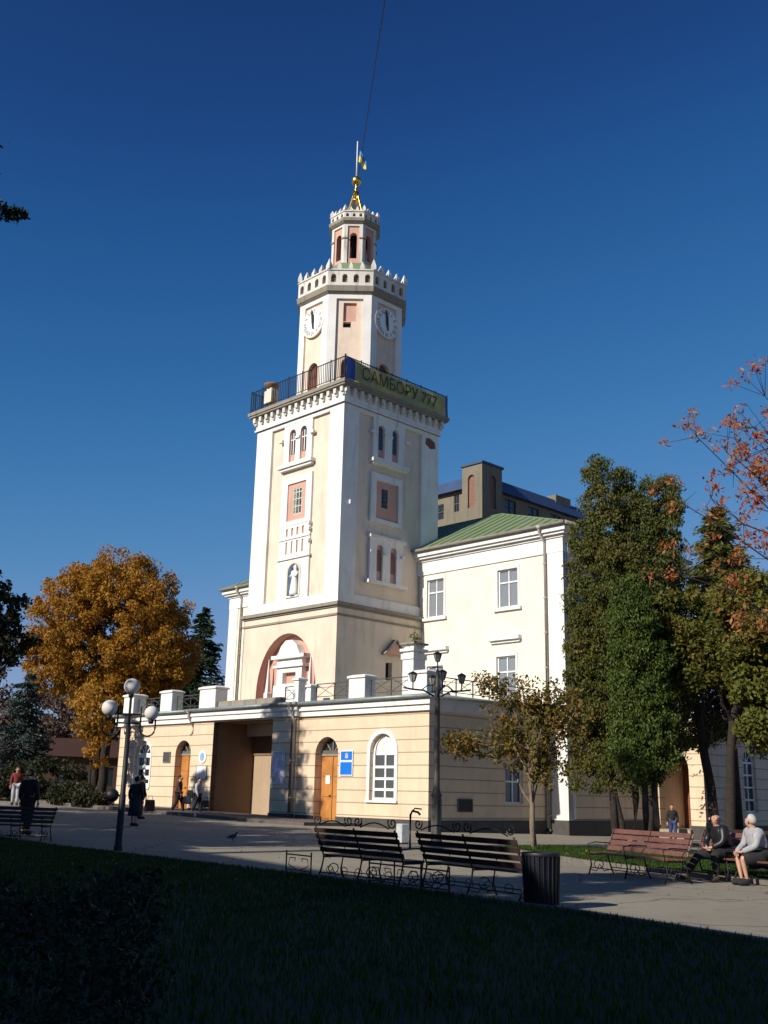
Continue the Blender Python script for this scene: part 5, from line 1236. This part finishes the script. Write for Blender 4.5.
def person(label, loc, rz, J, c_top, c_leg, c_shoe, c_hair, scale=1.0, skirt=None, hair='short', coat=None, group=None, bag=None, face=True, lean=0, bulk=1.0):
    """J: joints in metres, person looks along -y; x to the person's left"""
    t = thing('person', label, 'person', loc, rz, group); t.scale = (scale,)*3
    pel, ch, nk, hd = [V3(J[k]) for k in ('pelvis', 'chest', 'neck', 'head')]
    fd = V3(J.get('look', (0, -1, 0))).normalized(); up = V3((0, 0, 1)); sd = fd.cross(up).normalized()
    s = Sk(); root = s.add(pel, .125*bulk)
    sp = s.add(pel.lerp(ch, .5), .115*bulk, root); c = s.add(ch, .125*bulk, sp); n1 = s.add(nk-(nk-ch)*.15, .08, c); n2 = s.add(nk.lerp(hd, .3), .066, n1)
    h1 = s.add(hd-up*.055+fd*.025, .088, n2); h2 = s.add(hd+up*.03, .122, h1); h3 = s.add(hd+up*.1, .09, h2)
    s.add(hd+fd*.135-up*.005, .017, h2)
    for S_ in ('L', 'R'):
        sg = 1 if S_ == 'L' else -1
        hp, kn, an, to = [V3(J[k+S_]) for k in ('hip', 'knee', 'ankle', 'toe')]
        a = s.chain([(hp, .088*bulk), (hp.lerp(kn, .5), .075*bulk), (kn, .055), (kn.lerp(an, .35), .052), (an, .034), (an.lerp(to, .5)-V3((0, 0, .0)), .028), (to, .02)], root)
        sh, el, wr = [V3(J[k+S_]) for k in ('shoulder', 'elbow', 'wrist')]
        w_ = s.chain([(sh, .055), (sh.lerp(el, .5), .045), (el, .038), (el.lerp(wr, .4), .036), (wr, .026)], c)
        hdir = V3(J.get('hand'+S_, (wr-el))).normalized(); pw = hdir.cross(V3((sg, 0, .2))).normalized(); ac = hdir.cross(pw).normalized()
        pl = s.add(wr+hdir*.06, (.034, .02), w_)
        for i, (o_, ln) in enumerate(((-.03, .07), (-.01, .08), (.01, .075), (.03, .06))):
            b_ = pl
            b_ = s.add(wr+hdir*.1+ac*o_, .0095, b_); b_ = s.add(wr+hdir*(.1+ln*.55)+ac*o_*1.1+pw*.012, .009, b_); s.add(wr+hdir*(.1+ln*.85)+ac*o_*1.1+pw*.035, .008, b_)
        b_ = s.add(wr+hdir*.045-ac*.04, .011, pl); s.add(wr+hdir*.085-ac*.055+pw*.015, .0095, b_)
    skin_obj('body', s.v, s.e, s.r, M_SKIN, t, 1)
    # clothes
    k = 1.0
    s = Sk(); root = s.add(pel+V3((0, 0, -.02)), .175*bulk); sp = s.add(pel.lerp(ch, .5), .165*bulk, root); c = s.add(ch, .19*bulk, sp); s.add(nk-(nk-ch)*.08, .105, c)
    for S_ in ('L', 'R'):
        sh, el, wr = [V3(J[q+S_]) for q in ('shoulder', 'elbow', 'wrist')]
        s.chain([(sh, .1*bulk), (sh.lerp(el, .5), .082), (el, .072), (el.lerp(wr, .5), .065), (wr.lerp(el, .06), .052)], c)
    skin_obj('jacket' if coat is None else 'coat', s.v, s.e, s.r, c_top, t, 1)
    if not skirt:
        s = Sk(); root = s.add(pel, .142*bulk)
        for S_ in ('L', 'R'):
            hp, kn, an = [V3(J[q+S_]) for q in ('hip', 'knee', 'ankle')]
            s.chain([(hp, .13*bulk), (hp.lerp(kn, .5), .115*bulk), (kn, .095), (kn.lerp(an, .5), .085), (an+V3((0, 0, .03)), .075)], root)
        skin_obj('trousers', s.v, s.e, s.r, c_leg, t, 1)
    elif skirt == 'sit':
        s = Sk(); root = s.add(pel, .16*bulk); kc = (V3(J['kneeL'])+V3(J['kneeR']))/2; hc = (V3(J['hipL'])+V3(J['hipR']))/2
        for S_ in ('L', 'R'):
            hp, kn = V3(J['hip'+S_]), V3(J['knee'+S_]); s.chain([(hp, .17), (hp.lerp(kn, .6), .16), (kn+(kn-hp)*.04-V3((0, 0, .03)), .13)], root)
        skin_obj('skirt', s.v, s.e, s.r, c_leg, t, 1)
    else:
        g = G(); z1 = pel.z+.12; zb = skirt
        for i in range(1): g.lathe([(.15, z1), (.19, pel.z-.05), (.21, (pel.z+zb)/2), (.25, zb), (.235, zb), (.14, pel.z)], (pel.x, pel.y, 0), 18, cap=False)
        g.build('skirt', c_leg, t)
    for S_ in ('L', 'R'):
        an, to = V3(J['ankle'+S_]), V3(J['toe'+S_]); d_ = (to-an); d_.z = 0; d_.normalize()
        s = Sk(); s.chain([(an-d_*.06-V3((0, 0, .02)), .07), (an+d_*.04-V3((0, 0, .03)), .072), (to+V3((0, 0, .005)), .06), (to+d_*.05, .045)]); skin_obj('shoe', s.v, s.e, s.r, c_shoe, t, 1)
    if hair:
        s = Sk()
        if hair == 'short': s.chain([(hd+up*.085+fd*.04, .075), (hd+up*.09-fd*.02, .11), (hd+up*.03-fd*.05, .1), (hd-up*.05-fd*.045, .065)])
        else: s.chain([(hd+up*.095+fd*.055, .06), (hd+up*.095-fd*.015, .112), (hd+up*.03-fd*.05, .115), (hd-up*.05-fd*.045, .085)])
        skin_obj('hair', s.v, s.e, s.r, c_hair, t, 1)
    g = G()
    for q in (-1, 1): g.ball(hd+fd*.102+sd*q*.034+up*.02, .011, 8)
    g.build('eyes', M_BLACK, t)
    g = G()
    for q in (-1, 1): g.ball(hd+sd*q*.108-fd*.005+up*.005, .03, 8, (.5, .7, 1))
    g.build('ears', M_SKIN, t)
    g = G(); g.tube([hd+fd*.1+sd*-.025-up*.05, hd+fd*.112-up*.053, hd+fd*.1+sd*.025-up*.05], .006, 5); g.build('mouth', simple('lips', (.35, .12, .1), .5) if 'lips' not in MATS else MATS['lips'], t)
    return t
def stand(walk=0.0, arm=.0, h=1.0, holdR=None):
    w = walk
    J = dict(pelvis=(0, 0, .95), chest=(0, .0, 1.27), neck=(0, -.01, 1.46), head=(0, -.03, 1.585))
    for S_, sg in (('L', 1), ('R', -1)):
        f = w*sg
        J['hip'+S_] = (.09*sg, 0, .9); J['knee'+S_] = (.1*sg, -.16*f-.02-abs(w)*.04, .5); J['ankle'+S_] = (.1*sg, -.3*f+(0.06 if f < 0 else 0), .09+(.06 if f < -.3 else 0)); J['toe'+S_] = (.12*sg, -.3*f-.15+(0.06 if f < 0 else 0), .035)
        J['shoulder'+S_] = (.18*sg, 0, 1.4); J['elbow'+S_] = (.24*sg, .1*f+.02, 1.13); J['wrist'+S_] = (.25*sg, .16*f-.06, .88); J['hand'+S_] = (0, -.05, -1)
    return J
def look_rz(dx, dy):  # rotation so that local -y points along (dx, dy)
    return math.atan2(dy, dx)+PI/2
C_NAVY = cloth('navy', (.015, .018, .035)); C_BLACK = cloth('black', (.012, .012, .013)); C_LEATH = cloth('black_leather', (.012, .012, .013), .45); C_RED = cloth('dark_red', (.16, .02, .02)); C_GREY = cloth('light_grey_knit', (.34, .34, .35)); C_BLUE = cloth('blue', (.03, .05, .14)); C_DARKBR = cloth('dark_brown', (.03, .02, .015)); C_LGREY = cloth('pale_shirt', (.4, .4, .42))
H_GREY = cloth('grey_hair', (.42, .40, .36)); H_DARK = cloth('dark_hair', (.02, .014, .01)); H_BROWN = cloth('brown_hair', (.08, .04, .02)); H_SHORT = cloth('cropped_hair', (.22, .13, .09))
def bag(name, label, x, y, z, w, h, col, rz=0, cat='bag'):
    t = thing(name, label, cat, (x, y, z), rz)
    g = G(); g.hexa([(-w/2, -.06, 0), (w/2, -.06, 0), (w/2, .06, 0), (-w/2, .06, 0)], [(-w*.42, -.04, h), (w*.42, -.04, h), (w*.42, .04, h), (-w*.42, .04, h)]); g.build('pouch', col, t, bev=.03)
    g = G(); g.tube([(-w*.25, 0, h-.01), (-w*.15, 0, h+.14), (w*.15, 0, h+.14), (w*.25, 0, h-.01)], .01, 5); g.build('handle', col, t)
z = lambda x, y: gz(x, y)
person('woman in a long dark coat and blue skirt standing behind the globe lamp pole', (-8.1, 36.2, z(-8.1, 36.2)), look_rz(.3, 1), stand(.15), C_BLACK, C_NAVY, C_BLACK, H_DARK, .93, skirt=.35, hair='long', coat=1)
person('second dark figure close behind the woman in the long coat', (-9.05, 41.3, z(-9.05, 41.3)), look_rz(.8, .6), stand(.35), C_BLACK, C_DARKBR, C_BLACK, H_DARK, .93)
bag('carrier_bag', 'orange brown round bag carried by the second dark figure left of the lit window', -8.62, 41.0, .55, .42, .42, cloth('orange_brown', (.16, .07, .04)))
person('man in a dark red jacket walking past the left orange door', (-8.95, 48.6, z(-8.95, 48.6)+.0), look_rz(.9, -.1), stand(.75), cloth('maroon', (.06, .02, .02)), C_BLACK, C_BLACK, H_DARK, .98)
bag('shoulder_bag', 'dark bag in the hand of the man in the dark red jacket', -8.55, 48.45, .75, .4, .34, C_NAVY)
person('person in a pale shirt walking at the left edge of the dark passage', (-8.3, 49.8, z(-8.3, 49.8)), look_rz(.9, -.3), stand(.55), C_LGREY, C_BLACK, C_BLACK, H_DARK, .95)
bag('backpack', 'black bag on the hip of the person in the pale shirt', -8.62, 49.6, 1.0, .3, .36, C_BLACK)
bag('carrier_bag', 'brown bag held in front of the person in the pale shirt', -7.9, 49.7, .62, .34, .3, cloth('brown_paper', (.1, .05, .03)))
person('man in dark jacket and blue trousers walking near the arched entrance at right', (12.55, 46.0, z(12.55, 46.0)), look_rz(-.2, -1), stand(.3), C_BLACK, C_BLUE, C_BLACK, H_BROWN, .88)
bag('travel_bag', 'black bag carried low by the man near the arched entrance', 12.95, 45.9, z(12.9, 46)+.2, .42, .34, C_BLACK)
person('tall dark figure standing beside the bench at the left edge', (-9.65, 29.9, z(-9.65, 29.9)), look_rz(.2, 1), stand(.1), C_BLACK, C_BLACK, C_BLACK, H_DARK, 1.0)
person('person in a dark red jacket far off at the left edge', (-16.6, 49.5, z(-16.6, 49.5)), look_rz(.3, -1), stand(.2), C_RED, C_LGREY, C_PAPER if False else C_BLACK, H_BROWN, .98)
# seated man: bench direction and facing
ax = Vector((6.9-5.95, 18.1-20.35, 0)).normalized(); fc = Vector((ax.y, -ax.x, 0))
if fc.x > 0: fc = -fc
bc = Vector(((5.95+6.9)/2, (20.35+18.1)/2, 0))
def sit(spread=.16, lean=.12):
    J = dict(pelvis=(0, .08, .56), chest=(0, .02-lean, .88), neck=(0, -.03-lean, 1.07), head=(0, -.06-lean, 1.185))
    for S_, sg in (('L', 1), ('R', -1)):
        J['hip'+S_] = (.1*sg, .03, .53); J['knee'+S_] = (spread*sg, -.4, .53); J['ankle'+S_] = (spread*sg*1.1, -.38, .1); J['toe'+S_] = (spread*sg*1.25, -.54, .045)
        J['shoulder'+S_] = (.19*sg, -.03-lean, 1.0); J['elbow'+S_] = (.26*sg, -.1-lean, .75); J['wrist'+S_] = (.07*sg, -.36, .64); J['hand'+S_] = (-sg, -.4, -.2)
    return J
J = sit(.2, .1)
J['ankleR'] = (-.3, -.72, .1); J['toeR'] = (-.42, -.84, .06); J['kneeR'] = (-.24, -.42, .5); J['look'] = (1.0, -.55, 0.0)
pm = bc-ax*.36+fc*.08
rzf = look_rz(fc.x, fc.y)
person('bald man in a black leather jacket sitting on the bench with hands together', (pm.x, pm.y, 0), rzf, J, C_LEATH, C_BLACK, cloth('brown_shoe', (.08, .05, .04)), None, .89, hair=None, bulk=1.25)
J = sit(.1, .06); J['look'] = (-.9, -.5, -.05); J['kneeL'] = (.1, -.4, .52); J['wristR'] = (-.1, -.42, .6); J['wristL'] = (.08, -.4, .62)
J['ankleL'] = (.1, -.32, .1); J['toeL'] = (.08, -.46, .045); J['ankleR'] = (-.04, -.36, .1); J['toeR'] = (-.1, -.5, .045)
pw_ = bc+ax*.52+fc*.08
person('grey haired woman in a light grey cardigan and dark skirt sitting on the bench', (pw_.x, pw_.y, 0), look_rz(fc.x, fc.y)-.25, J, C_GREY, C_BLACK, C_BLACK, H_GREY, .87, skirt='sit', hair='long', bulk=1.4)
# ================================================================== LIGHT, SKY, CAMERA
sun_h = Vector((-.735, -.678)); EL = 29.0
w = bpy.data.worlds.new('World'); S.world = w; w.use_nodes = True; nt = w.node_tree; bg = nt.nodes['Background']
sky = nt.nodes.new('ShaderNodeTexSky'); sky.sky_type = 'NISHITA'; sky.sun_disc = False; sky.sun_elevation = math.radians(EL); sky.sun_rotation = math.atan2(sun_h.x, sun_h.y)
sky.altitude = 2000; sky.air_density = 1.0; sky.dust_density = 0.3; sky.ozone_density = 4.0
sp_ = nt.nodes.new('ShaderNodeSeparateColor'); cb_ = nt.nodes.new('ShaderNodeCombineColor'); nt.links.new(sky.outputs[0], sp_.inputs[0])
CUR = (((0, 0), (.3, .06), (.48, .146), (.70, .307), (1.435, 1.26), (2.5, 3.0), (8, 5)), ((0, 0), (.6, .3), (.95, .68), (1.33, 1.5), (2.65, 3.5), (4, 4.6), (8, 6)), ((0, 0), (1.3, 1.2), (1.99, 2.5), (2.75, 4.4), (4.8, 7.1), (6.5, 8.2), (8, 8.8)))
for i_, c_ in enumerate(CUR):
    dv_ = nt.nodes.new('ShaderNodeMath'); dv_.operation = 'MULTIPLY'; dv_.inputs[1].default_value = 1/8; nt.links.new(sp_.outputs[i_], dv_.inputs[0])
    fc_ = nt.nodes.new('ShaderNodeFloatCurve'); cv = fc_.mapping.curves[0]
    while len(cv.points) > 2: cv.points.remove(cv.points[1])
    cv.points[0].location = (0, 0); cv.points[1].location = (1, c_[-1][1]/10)
    for a_, b_ in c_[1:-1]: cv.points.new(a_/8, b_/10)
    fc_.mapping.update(); nt.links.new(dv_.outputs[0], fc_.inputs['Value'])
    ml = nt.nodes.new('ShaderNodeMath'); ml.operation = 'MULTIPLY'; ml.inputs[1].default_value = 10; nt.links.new(fc_.outputs[0], ml.inputs[0]); nt.links.new(ml.outputs[0], cb_.inputs[i_])
nt.links.new(cb_.outputs[0], bg.inputs[0]); bg.inputs[1].default_value = 0.05
sl = bpy.data.lights.new('sun', 'SUN'); sl.energy = 4.2; sl.angle = math.radians(.5); sl.color = (1, .93, .82)
so = bpy.data.objects.new('sun', sl); COL.objects.link(so)
e = math.radians(EL); dv = Vector((sun_h.x*math.cos(e), sun_h.y*math.cos(e), math.sin(e))); so.rotation_euler = dv.to_track_quat('Z', 'Y').to_euler(); so.location = dv*60
cam = bpy.data.cameras.new('camera'); co = bpy.data.objects.new('camera', cam); COL.objects.link(co); S.camera = co
cam.sensor_fit = 'VERTICAL'; cam.sensor_height = 36; cam.lens = 1040/1024*36; cam.clip_end = 3000; cam.clip_start = .05
P_ = math.radians(15.2); RO = math.radians(1.3); fw = Vector((0, math.cos(P_), math.sin(P_))); r0_ = Vector((1, 0, 0)); u0_ = Vector((0, -math.sin(P_), math.cos(P_)))
rt = r0_*math.cos(RO)+u0_*math.sin(RO); up = -r0_*math.sin(RO)+u0_*math.cos(RO)
mtx = Matrix((rt, up, -fw)).transposed().to_4x4(); mtx.translation = (0, 0, 1.35); co.matrix_world = mtx
S.view_settings.view_transform = 'Standard'; S.view_settings.look = 'None'; S.view_settings.exposure = 0.45; S.view_settings.gamma = 1
S.cycles.max_bounces = 6; S.cycles.transparent_max_bounces = 4; S.cycles.use_denoising = True
